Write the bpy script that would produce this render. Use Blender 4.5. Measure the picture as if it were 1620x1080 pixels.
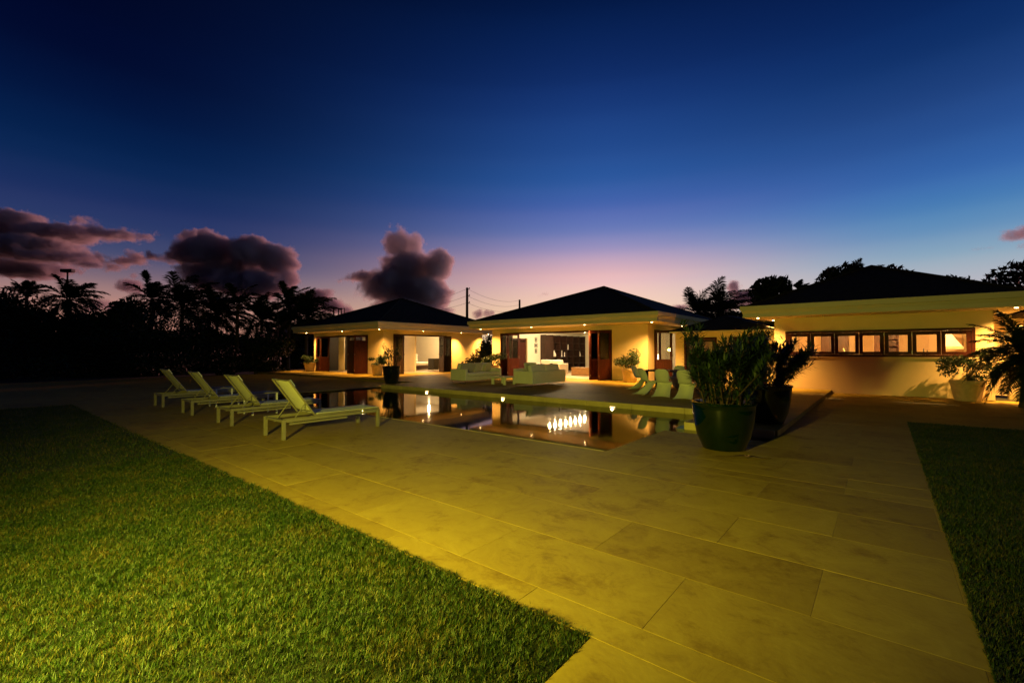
import bpy, bmesh, math, random
import numpy as np
from mathutils import Matrix, Vector
random.seed(7); rng = np.random.default_rng(7)
for o in list(bpy.data.objects): bpy.data.objects.remove(o)
sc = bpy.context.scene
COL = sc.collection
R_ = math.radians

# ------------------------------------------------------------------ camera
FPX, PX, PY, HOR = 722.0, 810.0, 540.0, 555.0          # focal length and horizon of the photograph, in its own pixels
YAW = math.atan((1397 - PX) / FPX); PITCH = math.atan((HOR - PY) / FPX); CAMZ = 1.5
cd = bpy.data.cameras.new('camera'); cam = bpy.data.objects.new('camera', cd); COL.objects.link(cam)
cd.sensor_width = 36; cd.lens = 36 * FPX / 1620; cd.clip_start = .05; cd.clip_end = 30000
cam.location = (0, 0, CAMZ); cam.rotation_euler = (R_(90) + PITCH, 0, YAW); sc.camera = cam
FWD = Vector((-math.sin(YAW) * math.cos(PITCH), math.cos(YAW) * math.cos(PITCH), math.sin(PITCH)))
RGT = Vector((math.cos(YAW), math.sin(YAW), 0)); UPV = RGT.cross(FWD)
def at(x, y, D):                                       # point of the photograph's pixel at a known depth
    return Vector((0, 0, CAMZ)) + (FWD * FPX + RGT * (x - PX) - UPV * (y - PY)) * (D / FPX)

# ------------------------------------------------------------------ dusk sky
SUNSET = R_(112)                                       # azimuth of the afterglow, counter-clockwise from +X
w = bpy.data.worlds.new('World'); sc.world = w; w.use_nodes = True
nt = w.node_tree; nt.nodes.clear(); L = nt.links.new
def N(tree, typ, **k):
    n = tree.nodes.new(typ)
    for a, b in k.items(): setattr(n, a, b)
    return n
def ramp(node, stops):
    cr = node.color_ramp
    while len(cr.elements) < len(stops): cr.elements.new(.5)
    for e, (p, c) in zip(cr.elements, stops): e.position = p; e.color = (*c, 1)
def lin(r, g, b):
    f = lambda v: (v / 255 / 12.92) if v / 255 <= .04045 else ((v / 255 + .055) / 1.055) ** 2.4
    return (f(r), f(g), f(b))
tc = N(nt, 'ShaderNodeTexCoord'); nrm = N(nt, 'ShaderNodeVectorMath', operation='NORMALIZE'); L(tc.outputs['Generated'], nrm.inputs[0])
sep = N(nt, 'ShaderNodeSeparateXYZ'); L(nrm.outputs[0], sep.inputs[0])
el = N(nt, 'ShaderNodeMath', operation='ARCSINE'); L(sep.outputs[2], el.inputs[0])
elr = N(nt, 'ShaderNodeMapRange'); elr.inputs[1].default_value = 0; elr.inputs[2].default_value = R_(60); L(el.outputs[0], elr.inputs[0])
def sky_ramp(stops):
    r = N(nt, 'ShaderNodeValToRGB'); r.color_ramp.interpolation = 'CARDINAL'; ramp(r, [(p / 60, lin(*c)) for p, c in stops]); L(elr.outputs[0], r.inputs[0]); return r
near = sky_ramp([(0, (255, 226, 170)), (5, (255, 216, 180)), (8.1, (241, 196, 190)), (9.6, (226, 181, 187)), (11.9, (175, 155, 190)), (14.1, (122, 130, 186)), (17, (82, 106, 176)), (19.8, (52, 92, 162)), (23, (38, 78, 146)), (27, (28, 63, 128)), (30.5, (18, 47, 106)), (37, (5, 27, 72)), (46, (2, 10, 36)), (60, (0, 2, 8))])
far = sky_ramp([(0, (206, 140, 118)), (4.8, (178, 132, 123)), (6.5, (140, 112, 119)), (8.7, (86, 83, 113)), (11, (54, 64, 106)), (13.6, (34, 50, 98)), (16.2, (18, 42, 88)), (18.3, (8, 35, 79)), (21.3, (4, 25, 66)), (25, (2, 14, 50)), (28.7, (1, 8, 40)), (37, (1, 4, 22)), (60, (0, 1, 6))])
side = sky_ramp([(0, (224, 190, 180)), (5, (198, 186, 190)), (8.3, (152, 172, 190)), (10.5, (112, 150, 187)), (12.7, (80, 130, 182)), (15.4, (58, 106, 172)), (18.5, (44, 86, 152)), (21.6, (34, 70, 132)), (25.4, (20, 53, 110)), (29, (10, 39, 92)), (37, (4, 18, 58)), (46, (2, 8, 30)), (60, (0, 2, 8))])
back = sky_ramp([(0, (20, 18, 34)), (6, (24, 20, 40)), (14, (14, 16, 40)), (25, (8, 11, 32)), (40, (3, 6, 20)), (60, (1, 3, 12))])   # the already dark eastern sky
def dot_dir(az):
    d = N(nt, 'ShaderNodeVectorMath', operation='DOT_PRODUCT'); L(nrm.outputs[0], d.inputs[0]); d.inputs[1].default_value = (math.cos(az), math.sin(az), 0); return d
def mrange(src, a, b, t='SMOOTHSTEP'):
    m = N(nt, 'ShaderNodeMapRange', interpolation_type=t); m.inputs[1].default_value = a; m.inputs[2].default_value = b; L(src, m.inputs[0]); return m.outputs[0]
dsun = dot_dir(SUNSET); dperp = dot_dir(SUNSET - R_(90))
m1 = N(nt, 'ShaderNodeMix', data_type='RGBA'); L(mrange(dperp.outputs['Value'], -.15, .45), m1.inputs[0]); L(near.outputs[0], m1.inputs[6]); L(side.outputs[0], m1.inputs[7])
m2 = N(nt, 'ShaderNodeMix', data_type='RGBA'); L(mrange(dperp.outputs['Value'], -.05, -.80), m2.inputs[0]); L(m1.outputs[2], m2.inputs[6]); L(far.outputs[0], m2.inputs[7])
m3 = N(nt, 'ShaderNodeMix', data_type='RGBA'); L(mrange(dsun.outputs['Value'], .35, -.7), m3.inputs[0]); L(m2.outputs[2], m3.inputs[6]); L(back.outputs[0], m3.inputs[7])
bg = N(nt, 'ShaderNodeBackground'); bg.inputs[1].default_value = 1.0; L(m3.outputs[2], bg.inputs[0])
wo = N(nt, 'ShaderNodeOutputWorld'); L(bg.outputs[0], wo.inputs[0])

# ------------------------------------------------------------------ garden floodlight behind the camera (its beam lights lawn, deck and furniture)
def lamp(name, typ, loc, power, color, parent=None, **k):
    l = bpy.data.lights.new(name, typ); l.energy = power; l.color = color
    for a, b in k.items(): setattr(l, a, b)
    o = bpy.data.objects.new(name, l); COL.objects.link(o); o.location = loc
    if parent is not None: o.parent = parent; o.location = Vector(loc) - parent.location
    return o
def aim(o, d): o.rotation_euler = Vector(d).to_track_quat('-Z', 'Y').to_euler()
flood = lamp('garden_floodlight', 'SPOT', (-2.2, -1.1, 1.6), 2500, (1, .92, .085), spot_size=R_(136), spot_blend=1.0, shadow_soft_size=.11)
FAZ = R_(114); aim(flood, (math.cos(FAZ), math.sin(FAZ), -.07))
# last red light of the sun from just above the sea horizon; it reaches the clouds and little else
sun = lamp('sun', 'SUN', (0, 0, 300), 2.0, (1, .36, .30), angle=R_(1.5)); aim(sun, (-math.cos(SUNSET) * math.cos(R_(1.2)), -math.sin(SUNSET) * math.cos(R_(1.2)), -math.sin(R_(1.2))))

sc.view_settings.view_transform = 'Standard'; sc.view_settings.look = 'None'; sc.view_settings.exposure = 0; sc.view_settings.gamma = 1
sc.render.engine = 'CYCLES'
cy = sc.cycles
cy.use_denoising = True; cy.max_bounces = 8; cy.diffuse_bounces = 3; cy.glossy_bounces = 4; cy.transmission_bounces = 6; cy.transparent_max_bounces = 16
cy.volume_bounces = 3; cy.sample_clamp_indirect = 6; cy.caustics_reflective = False; cy.caustics_refractive = False
cy.volume_step_rate = .18; cy.volume_max_steps = 256

# ------------------------------------------------------------------ materials
MATS = {}
def mat(name, base, rough=.6, metal=0, var=.15, scale=8, bump=.0, bscale=60, spec=.5, coat=0, emit=None, estr=0, coord='Object', island=0, trans=0, stretch=None, dark=None, objvar=0):
    m = bpy.data.materials.new(name); m.use_nodes = True; t = m.node_tree; p = t.nodes['Principled BSDF']
    p.inputs['Roughness'].default_value = rough; p.inputs['Metallic'].default_value = metal; p.inputs['Specular IOR Level'].default_value = spec
    p.inputs['Coat Weight'].default_value = coat
    c = N(t, 'ShaderNodeTexCoord'); src = c.outputs[coord]
    if stretch:
        mp = N(t, 'ShaderNodeMapping'); mp.inputs['Scale'].default_value = stretch; t.links.new(src, mp.inputs[0]); src = mp.outputs[0]
    n1 = N(t, 'ShaderNodeTexNoise'); n1.inputs['Scale'].default_value = scale; n1.inputs['Detail'].default_value = 6; t.links.new(src, n1.inputs['Vector'])
    r = N(t, 'ShaderNodeValToRGB'); b = np.array(base); d = np.array(dark) if dark else b * (1 - var)
    ramp(r, [(.3, tuple(d)), (.72, tuple(np.minimum(b * (1 + var * .6), .95)))]); t.links.new(n1.outputs[0], r.inputs[0])
    out = r.outputs[0]
    if island or objvar:
        hs = N(t, 'ShaderNodeHueSaturation'); t.links.new(out, hs.inputs['Color']); out = hs.outputs[0]
        mr = N(t, 'ShaderNodeMapRange'); v = island or objvar; mr.inputs[3].default_value = 1 - v; mr.inputs[4].default_value = 1 + v
        if island: g = N(t, 'ShaderNodeNewGeometry'); t.links.new(g.outputs['Random Per Island'], mr.inputs[0])
        else: g = N(t, 'ShaderNodeObjectInfo'); t.links.new(g.outputs['Random'], mr.inputs[0])
        t.links.new(mr.outputs[0], hs.inputs['Value'])
    t.links.new(out, p.inputs['Base Color'])
    if bump:
        n2 = N(t, 'ShaderNodeTexNoise'); n2.inputs['Scale'].default_value = bscale; n2.inputs['Detail'].default_value = 4; t.links.new(src, n2.inputs['Vector'])
        bp = N(t, 'ShaderNodeBump'); bp.inputs['Strength'].default_value = bump; bp.inputs['Distance'].default_value = .01; t.links.new(n2.outputs[0], bp.inputs['Height']); t.links.new(bp.outputs[0], p.inputs['Normal'])
    if emit: p.inputs['Emission Color'].default_value = (*emit, 1); p.inputs['Emission Strength'].default_value = estr
    if trans:
        tr = N(t, 'ShaderNodeBsdfTranslucent'); t.links.new(out, tr.inputs[0]); ms = N(t, 'ShaderNodeMixShader'); ms.inputs[0].default_value = trans
        t.links.new(p.outputs[0], ms.inputs[1]); t.links.new(tr.outputs[0], ms.inputs[2]); t.links.new(ms.outputs[0], t.nodes['Material Output'].inputs[0])
    MATS[name] = m; return m
mat('stucco', (.72, .56, .32), .85, var=.06, scale=1.3, bump=.25, bscale=90)
mat('fascia', (.62, .55, .41), .7, var=.06, scale=1.0, bump=.08, bscale=50)
mat('plaster', (.80, .74, .62), .8, var=.04, scale=2, bump=.05)
mat('kitchen_plaster', (.74, .50, .28), .8, var=.05, scale=2)
mat('interior_floor', (.52, .42, .30), .35, var=.12, scale=2)
mat('mahogany', (.050, .0095, .005), .5, var=.45, scale=3, stretch=(9, 9, .7), bump=.1, bscale=20, spec=.15)
mat('dark_wood', (.030, .010, .006), .5, var=.4, scale=3, stretch=(9, 9, .7), bump=.08, bscale=20)
mat('roof', (.022, .018, .016), .9, var=.5, scale=6, bump=.8, bscale=14, spec=.1)
mat('white_fabric', (.74, .72, .66), .9, var=.05, scale=5, bump=.25, bscale=400, spec=.2)
mat('grey_fabric', (.42, .41, .36), .9, var=.1, scale=6, bump=.3, bscale=300, spec=.2)
mat('stone_fabric', (.55, .52, .45), .9, var=.1, scale=6, bump=.3, bscale=300, spec=.2)
mat('bed_linen', (.80, .76, .68), .9, var=.05, scale=6, bump=.2, bscale=12, spec=.2)
mat('sling', (.72, .70, .58), .75, var=.05, scale=12, bump=.2, bscale=500, spec=.2, trans=.12)
mat('taupe_metal', (.20, .175, .11), .5, metal=.0, var=.1, scale=9, bump=.04, spec=.5)
mat('chrome', (.45, .42, .38), .22, metal=1, var=.05)
mat('white_metal', (.75, .74, .70), .4, var=.04)
mat('white_plastic', (.70, .72, .62), .32, var=.03, scale=3, spec=.5)
mat('green_glaze', (.001, .0062, .004), .05, var=.6, scale=5, bump=.06, bscale=9, coat=.5, dark=(.001, .006, .004))
mat('black_glaze', (.008, .010, .010), .15, var=.4, scale=5, bump=.05, bscale=9, coat=.5)
mat('cream_pot', (.62, .44, .26), .8, var=.15, scale=9, bump=.3, bscale=40)
mat('soil', (.035, .022, .014), .95, var=.4, scale=30, bump=.8, bscale=60)
mat('leaf_oleander', (.017, .034, .014), .5, var=.3, scale=4, island=.35, trans=.15, spec=.4)
mat('leaf_shrub', (.035, .065, .022), .5, var=.3, scale=4, island=.4, trans=.15, spec=.4)
mat('leaf_dark', (.010, .017, .008), .6, var=.3, scale=2, island=.4, spec=.2)
mat('leaf_palm', (.011, .020, .009), .5, var=.3, scale=2, island=.3, spec=.3)
mat('bark', (.07, .05, .035), .9, var=.4, scale=12, bump=.8, bscale=30)
mat('stem', (.045, .024, .014), .8, var=.3, scale=20)
mat('lawn_soil', (.020, .026, .008), .95, var=.5, scale=20, bump=.8, bscale=120)
mat('earth', (.020, .022, .012), .95, var=.5, scale=1.5, bump=.6, bscale=9)
mat('concrete', (.36, .24, .06), .9, var=.1, scale=6, bump=.2)
mat('basin', (.16, .28, .20), .5, var=.25, scale=3, bump=.2, bscale=30)
mat('coping', (.50, .40, .16), .7, var=.15, scale=4, bump=.25, bscale=50)
mat('black_metal', (.012, .012, .012), .5, var=.2)
mat('pole_wood', (.035, .026, .02), .9, var=.4, scale=5, stretch=(6, 6, .5))
mat('frame_black', (.02, .017, .014), .5, var=.2)
mat('crate_wood', (.30, .17, .07), .6, var=.3, scale=4, stretch=(1, 8, 8))
mat('curtain', (.78, .68, .50), .9, var=.06, scale=4, trans=.2)
mat('vase_white', (.8, .79, .76), .35, var=.03)
mat('steel', (.30, .28, .25), .5, metal=1, var=.08)
mat('cabinet', (.10, .035, .014), .45, var=.3, scale=3, stretch=(8, 8, .8))
mat('petal', (.75, .42, .42), .6, var=.15, scale=30, trans=.2)
mat('dry_leaf', (.055, .018, .010), .7, var=.4, scale=20)
mat('lens', (.9, .7, .4), .4, emit=(1, .62, .25), estr=60)
mat('pool_lens', (.9, .7, .4), .4, emit=(1, .66, .28), estr=4)
mat('bulb', (.9, .85, .7), .4, emit=(1, .86, .62), estr=20)
mat('kitchen_bulb', (.9, .8, .6), .4, emit=(1, .70, .36), estr=9)

def tile_material():
    m = bpy.data.materials.new('limestone_tile'); m.use_nodes = True; t = m.node_tree; p = t.nodes['Principled BSDF']; Lk = t.links.new
    geo = N(t, 'ShaderNodeNewGeometry'); oi = N(t, 'ShaderNodeObjectInfo')
    add = N(t, 'ShaderNodeMath', operation='ADD'); Lk(oi.outputs['Random'], add.inputs[0]); Lk(geo.outputs['Random Per Island'], add.inputs[1])
    fr = N(t, 'ShaderNodeMath', operation='FRACT'); Lk(add.outputs[0], fr.inputs[0])
    off = N(t, 'ShaderNodeVectorMath', operation='SCALE'); off.inputs[0].default_value = (37, 91, 53); Lk(fr.outputs[0], off.inputs['Scale'])
    pos = N(t, 'ShaderNodeVectorMath', operation='ADD'); Lk(geo.outputs['Position'], pos.inputs[0]); Lk(off.outputs[0], pos.inputs[1])
    big = N(t, 'ShaderNodeTexNoise'); big.inputs['Scale'].default_value = 3.2; big.inputs['Detail'].default_value = 10; big.inputs['Roughness'].default_value = .72; big.inputs['Distortion'].default_value = .9; Lk(pos.outputs[0], big.inputs['Vector'])
    r1 = N(t, 'ShaderNodeValToRGB'); ramp(r1, [(.30, (.235, .146, .024)), (.44, (.335, .225, .036)), (.60, (.375, .26, .046)), (.78, (.43, .305, .066))]); Lk(big.outputs[0], r1.inputs[0])
    st = N(t, 'ShaderNodeTexNoise'); st.inputs['Scale'].default_value = 1.7; st.inputs['Detail'].default_value = 9; st.inputs['Roughness'].default_value = .74; Lk(pos.outputs[0], st.inputs['Vector'])
    r2 = N(t, 'ShaderNodeValToRGB'); ramp(r2, [(.54, (1, 1, 1)), (.64, (.66, .58, .48)), (.72, (.48, .40, .32))]); Lk(st.outputs[0], r2.inputs[0])
    mu = N(t, 'ShaderNodeMix', data_type='RGBA', blend_type='MULTIPLY'); mu.inputs[0].default_value = .75; Lk(r1.outputs[0], mu.inputs[6]); Lk(r2.outputs[0], mu.inputs[7])
    tone = N(t, 'ShaderNodeValToRGB'); ramp(tone, [(0, (.84, .81, .77)), (.12, (.94, .92, .90)), (.5, (1, 1, 1)), (1, (1.05, 1.05, 1.03))]); Lk(fr.outputs[0], tone.inputs[0])
    mv = N(t, 'ShaderNodeMix', data_type='RGBA', blend_type='MULTIPLY'); mv.inputs[0].default_value = 1; Lk(mu.outputs[2], mv.inputs[6]); Lk(tone.outputs[0], mv.inputs[7])
    Lk(mv.outputs[2], p.inputs['Base Color'])
    fine = N(t, 'ShaderNodeTexNoise'); fine.inputs['Scale'].default_value = 28; fine.inputs['Detail'].default_value = 6; Lk(pos.outputs[0], fine.inputs['Vector'])
    rr = N(t, 'ShaderNodeMapRange'); rr.inputs[3].default_value = .5; rr.inputs[4].default_value = .75; Lk(big.outputs[0], rr.inputs[0]); Lk(rr.outputs[0], p.inputs['Roughness'])
    p.inputs['Specular IOR Level'].default_value = .06
    b = N(t, 'ShaderNodeBump'); b.inputs['Strength'].default_value = .35; b.inputs['Distance'].default_value = .006; Lk(fine.outputs[0], b.inputs['Height']); Lk(b.outputs[0], p.inputs['Normal'])
    MATS['tile'] = m
tile_material()
def grass_material():
    m = bpy.data.materials.new('grass_blades'); m.use_nodes = True; t = m.node_tree; p = t.nodes['Principled BSDF']; Lk = t.links.new
    geo = N(t, 'ShaderNodeNewGeometry')
    ns = N(t, 'ShaderNodeTexNoise'); ns.inputs['Scale'].default_value = 2.3; ns.inputs['Detail'].default_value = 5; ns.inputs['Roughness'].default_value = .65; Lk(geo.outputs['Position'], ns.inputs['Vector'])
    a = N(t, 'ShaderNodeMath', operation='MULTIPLY_ADD'); Lk(ns.outputs[0], a.inputs[0]); a.inputs[1].default_value = 1.5; Lk(geo.outputs['Random Per Island'], a.inputs[2])
    r = N(t, 'ShaderNodeValToRGB'); ramp(r, [(.06, (.007, .018, .002)), (.38, (.025, .056, .006)), (.58, (.037, .072, .008)), (.72, (.076, .084, .012)), (.92, (.15, .105, .025))])
    mr = N(t, 'ShaderNodeMapRange'); mr.inputs[1].default_value = .35; mr.inputs[2].default_value = 1.95; Lk(a.outputs[0], mr.inputs[0]); Lk(mr.outputs[0], r.inputs[0])
    Lk(r.outputs[0], p.inputs['Base Color']); p.inputs['Roughness'].default_value = .5; p.inputs['Specular IOR Level'].default_value = .3
    tr = N(t, 'ShaderNodeBsdfTranslucent'); Lk(r.outputs[0], tr.inputs[0]); ms = N(t, 'ShaderNodeMixShader'); ms.inputs[0].default_value = .25
    Lk(p.outputs[0], ms.inputs[1]); Lk(tr.outputs[0], ms.inputs[2]); Lk(ms.outputs[0], t.nodes['Material Output'].inputs[0]); MATS['grass'] = m
grass_material()
def clear_material(name, tint, ior, rough, bump, bscale):
    m = bpy.data.materials.new(name); m.use_nodes = True; t = m.node_tree; Lk = t.links.new; t.nodes.remove(t.nodes['Principled BSDF'])
    fr = N(t, 'ShaderNodeFresnel'); fr.inputs[0].default_value = ior; gl = N(t, 'ShaderNodeBsdfGlossy'); gl.inputs['Roughness'].default_value = rough
    tp = N(t, 'ShaderNodeBsdfTransparent'); tp.inputs[0].default_value = (*tint, 1); ms = N(t, 'ShaderNodeMixShader')
    if bump:
        c = N(t, 'ShaderNodeNewGeometry'); n = N(t, 'ShaderNodeTexNoise'); n.inputs['Scale'].default_value = bscale; n.inputs['Detail'].default_value = 2; Lk(c.outputs['Position'], n.inputs['Vector'])
        b = N(t, 'ShaderNodeBump'); b.inputs['Strength'].default_value = bump; b.inputs['Distance'].default_value = .02; Lk(n.outputs[0], b.inputs['Height']); Lk(b.outputs[0], gl.inputs['Normal']); Lk(b.outputs[0], fr.inputs['Normal'])
    Lk(fr.outputs[0], ms.inputs[0]); Lk(tp.outputs[0], ms.inputs[1]); Lk(gl.outputs[0], ms.inputs[2]); Lk(ms.outputs[0], t.nodes['Material Output'].inputs[0]); MATS[name] = m
clear_material('water', (.72, .90, .78), 2.2, .045, .05, 1.3)
clear_material('glass', (.92, .92, .88), 1.5, .01, 0, 1)

# ------------------------------------------------------------------ mesh helpers
class MB:
    def __init__(s): s.v = []; s.f = []
    def add(s, vs, fs, M=None):
        n = len(s.v); s.v += [tuple(M @ Vector(v)) if M is not None else tuple(v) for v in vs]; s.f += [tuple(i + n for i in f) for f in fs]; return s
    def box(s, x0, y0, z0, x1, y1, z1, M=None):
        return s.add([(x0,y0,z0),(x1,y0,z0),(x1,y1,z0),(x0,y1,z0),(x0,y0,z1),(x1,y0,z1),(x1,y1,z1),(x0,y1,z1)],
                     [(0,3,2,1),(4,5,6,7),(0,1,5,4),(1,2,6,5),(2,3,7,6),(3,0,4,7)], M)
    def tube(s, pts, rad, n=8, M=None):
        pts = [Vector(p) for p in pts]; rad = rad if isinstance(rad, (list, tuple)) else [rad] * len(pts); vs = []; fs = []
        for i, p in enumerate(pts):
            d = (pts[min(i + 1, len(pts) - 1)] - pts[max(i - 1, 0)]).normalized(); a = d.orthogonal().normalized() if abs(d.z) > .95 else d.cross(Vector((0, 0, 1))).normalized(); b = d.cross(a)
            vs += [p + (a * math.cos(2 * math.pi * k / n) + b * math.sin(2 * math.pi * k / n)) * rad[i] for k in range(n)]
        for i in range(len(pts) - 1):
            for k in range(n): fs.append((i * n + k, i * n + (k + 1) % n, (i + 1) * n + (k + 1) % n, (i + 1) * n + k))
        fs.append(tuple(range(n - 1, -1, -1))); fs.append(tuple((len(pts) - 1) * n + k for k in range(n)))
        return s.add(vs, fs, M)
    def lathe(s, prof, n=32, M=None, close=True):
        vs = []; fs = []
        for r, z in prof: vs += [(r * math.cos(2 * math.pi * k / n), r * math.sin(2 * math.pi * k / n), z) for k in range(n)]
        for i in range(len(prof) - 1):
            for k in range(n): fs.append((i * n + k, i * n + (k + 1) % n, (i + 1) * n + (k + 1) % n, (i + 1) * n + k))
        if close: fs.append(tuple(range(n - 1, -1, -1))); fs.append(tuple((len(prof) - 1) * n + k for k in range(n)))
        return s.add(vs, fs, M)
    def build(s, name, m, parent=None, world=False, smooth=False, bevel=0, seg=2):
        me = bpy.data.meshes.new(name); off = Vector((0, 0, 0))
        if world and parent is not None:
            r = parent
            while r.parent is not None: r = r.parent
            off = r.location
        me.from_pydata([(v[0] - off.x, v[1] - off.y, v[2] - off.z) for v in s.v], [], s.f); me.materials.append(MATS[m])
        if smooth: me.polygons.foreach_set('use_smooth', [True] * len(me.polygons))
        me.update(); o = bpy.data.objects.new(name, me); COL.objects.link(o)
        if parent is not None: o.parent = parent
        if bevel:
            b = o.modifiers.new('bevel', 'BEVEL'); b.width = bevel; b.segments = seg; b.limit_method = 'ANGLE'
        if smooth or bevel:
            me.polygons.foreach_set('use_smooth', [True] * len(me.polygons))
            try: me.set_sharp_from_angle(angle=R_(40))
            except Exception: pass
        return o
def tag(o, label, cat, group=None):
    o['label'] = label; o['category'] = cat
    if group: o['group'] = group
    return o
def thing(name, label, cat, loc=(0, 0, 0), rz=0, group=None):
    o = bpy.data.objects.new(name, None); COL.objects.link(o); o.location = loc; o.rotation_euler = (0, 0, rz); o.empty_display_size = .2
    return tag(o, label, cat, group)
def structure(o): o['kind'] = 'structure'; return o
def stuff(o): o['kind'] = 'stuff'; return o
def copy_tree(o, parent=None):
    c = o.copy(); COL.objects.link(c); c.parent = parent
    for ch in [x for x in KIDS.get(o.name, [])]: copy_tree(ch, c)
    return c
KIDS = {}
def index_kids():
    KIDS.clear()
    for o in bpy.data.objects:
        if o.parent: KIDS.setdefault(o.parent.name, []).append(o)
def np_mesh(name, verts, faces, m, parent=None):        # verts (n,3), faces (k,3|4) numpy
    me = bpy.data.meshes.new(name); k = faces.shape[1]; me.vertices.add(len(verts)); me.vertices.foreach_set('co', verts.astype(np.float32).ravel())
    me.loops.add(faces.size); me.loops.foreach_set('vertex_index', faces.astype(np.int32).ravel()); me.polygons.add(len(faces))
    me.polygons.foreach_set('loop_start', np.arange(0, faces.size, k, dtype=np.int32)); me.materials.append(MATS[m]); me.update(calc_edges=True); me.validate()
    o = bpy.data.objects.new(name, me); COL.objects.link(o); o.parent = parent; return o
TZ = .10                                               # raised house terrace

# ================================================================== SETTING
LAWN_Y, LAWN_X, NOTCH_X, LAWN_END = 2.15, .38, -1.21, -17.6
PX0, PX1, PY0, PY1 = -16.3, -3.24, 6.22, 11.40          # pool
CH0, CH1, CHX = 8.55, 9.15, -1.50                       # narrow arm of the pool
WZ = -.04
mb = MB(); B = 9000; hx0, hx1, hy0, hy1 = PX0 - .04, -1.45, PY0 - .02, PY1 + .05; gz = -.09
xs = [-B, hx0, hx1, B]; ys = [-B, hy0, hy1, B]
for i in range(3):
    for j in range(3):
        if (i, j) != (1, 1): mb.add([(xs[i], ys[j], gz), (xs[i + 1], ys[j], gz), (xs[i + 1], ys[j + 1], gz), (xs[i], ys[j + 1], gz)], [(0, 1, 2, 3)])
structure(mb.build('ground', 'earth'))
# pool basin and water
basin = MB()
zf = -1.35
basin.box(PX0, PY0, zf - .1, PX1, PY1, zf)
basin.box(PX0 - .2, PY0 - .2, zf, PX0, PY1 + .2, -.036).box(PX0, PY0 - .2, zf, PX1 + .2, PY0, -.036)
basin.box(PX0, PY1, zf, PX1 + .2, PY1 + .2, -.036)
basin.box(PX1, PY0, zf, PX1 + .2, CH0, -.036).box(PX1, CH1, zf, PX1 + .2, PY1, -.036)
basin.box(PX1, CH0, -.45, CHX + .2, CH1, -.35).box(CHX, CH0, -.35, CHX + .2, CH1, -.05).box(PX1 + .2, CH0 - .2, -.35, CHX + .2, CH0, -.05).box(PX1 + .2, CH1, -.35, CHX + .2, CH1 + .2, -.05)
structure(basin.build('pool_basin', 'basin'))
wt = MB()
wt.add([(PX0, PY0, WZ), (PX1, PY0, WZ), (PX1, CH0, WZ), (CHX, CH0, WZ), (CHX, CH1, WZ), (PX1, CH1, WZ), (PX1, PY1, WZ), (PX0, PY1, WZ)], [tuple(range(8))])
structure(wt.build('water', 'water'))
# deck slab and single paving stones (1.39 x 0.715 m, half bond)
TX, TY, JN, JY0, JX0 = 1.385, .715, .0026, 2.38, -1.03
deck_rects = [(LAWN_END - 14, LAWN_X, LAWN_Y, PY0), (NOTCH_X, LAWN_X, -3.0, LAWN_Y), (PX1, LAWN_X, PY0, CH0), (CHX, LAWN_X, CH0, CH1), (-1.45, LAWN_X, CH1, 12.8), (-1.45, 9.0, 12.8, 20.0), (LAWN_END - 14, PX0, PY0, 13.2), (LAWN_END - 14, LAWN_END, -3, LAWN_Y)]
terr_rects = [(PX0, -3.05, PY1, 20.0), (-3.05, -1.45, CH1, 20.0), (-33.5, PX0, 13.2, 24.0)]
slab = MB()
for x0, x1, y0, y1 in deck_rects: slab.box(x0, y0, -.34, x1, y1, -.0022)
deck = structure(slab.build('deck', 'concrete'))
tslab = MB()
for x0, x1, y0, y1 in terr_rects: tslab.box(x0, y0, -.34, x1, y1, TZ - .003)
terr = structure(tslab.build('terrace', 'tile'))
TILE = {}
def tile_mesh(wd, dp, th, bev=.0011):
    k = (round(wd, 3), round(dp, 3), th)
    if k not in TILE:
        m = MB(); b = bev
        m.add([(0, 0, -th), (wd, 0, -th), (wd, dp, -th), (0, dp, -th), (0, 0, -b), (wd, 0, -b), (wd, dp, -b), (0, dp, -b), (b, b, 0), (wd - b, b, 0), (wd - b, dp - b, 0), (b, dp - b, 0)],
              [(0, 1, 5, 4), (1, 2, 6, 5), (2, 3, 7, 6), (3, 0, 4, 7), (4, 5, 9, 8), (5, 6, 10, 9), (6, 7, 11, 10), (7, 4, 8, 11), (8, 9, 10, 11)])
        me = bpy.data.meshes.new('paving_stone'); me.from_pydata(m.v, [], m.f); me.materials.append(MATS['tile']); me.update(); TILE[k] = (me, m)
    return TILE[k]
def tiles_in(rects):
    for x0, x1, y0, y1 in rects:
        j0 = math.floor((y0 - JY0) / TY)
        for j in range(j0, math.ceil((y1 - JY0) / TY)):
            a0, a1 = max(y0, JY0 + j * TY), min(y1, JY0 + (j + 1) * TY)
            if a1 - a0 < .02: continue
            ox = JX0 + (TX / 2 if j % 2 else 0)
            for i in range(math.floor((x0 - ox) / TX), math.ceil((x1 - ox) / TX)):
                b0, b1 = max(x0, ox + i * TX), min(x1, ox + (i + 1) * TX)
                if b1 - b0 > .02: yield b0, b1, a0, a1
cands = []
for x0, x1, y0, y1 in tiles_in(deck_rects):
    c = Vector(((x0 + x1) / 2, (y0 + y1) / 2, -CAMZ)); dep = c.dot(FWD); cands.append((0 if dep > .5 else 1, dep, (x0, x1, y0, y1)))
cands.sort()
far_mb = MB()
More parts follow.
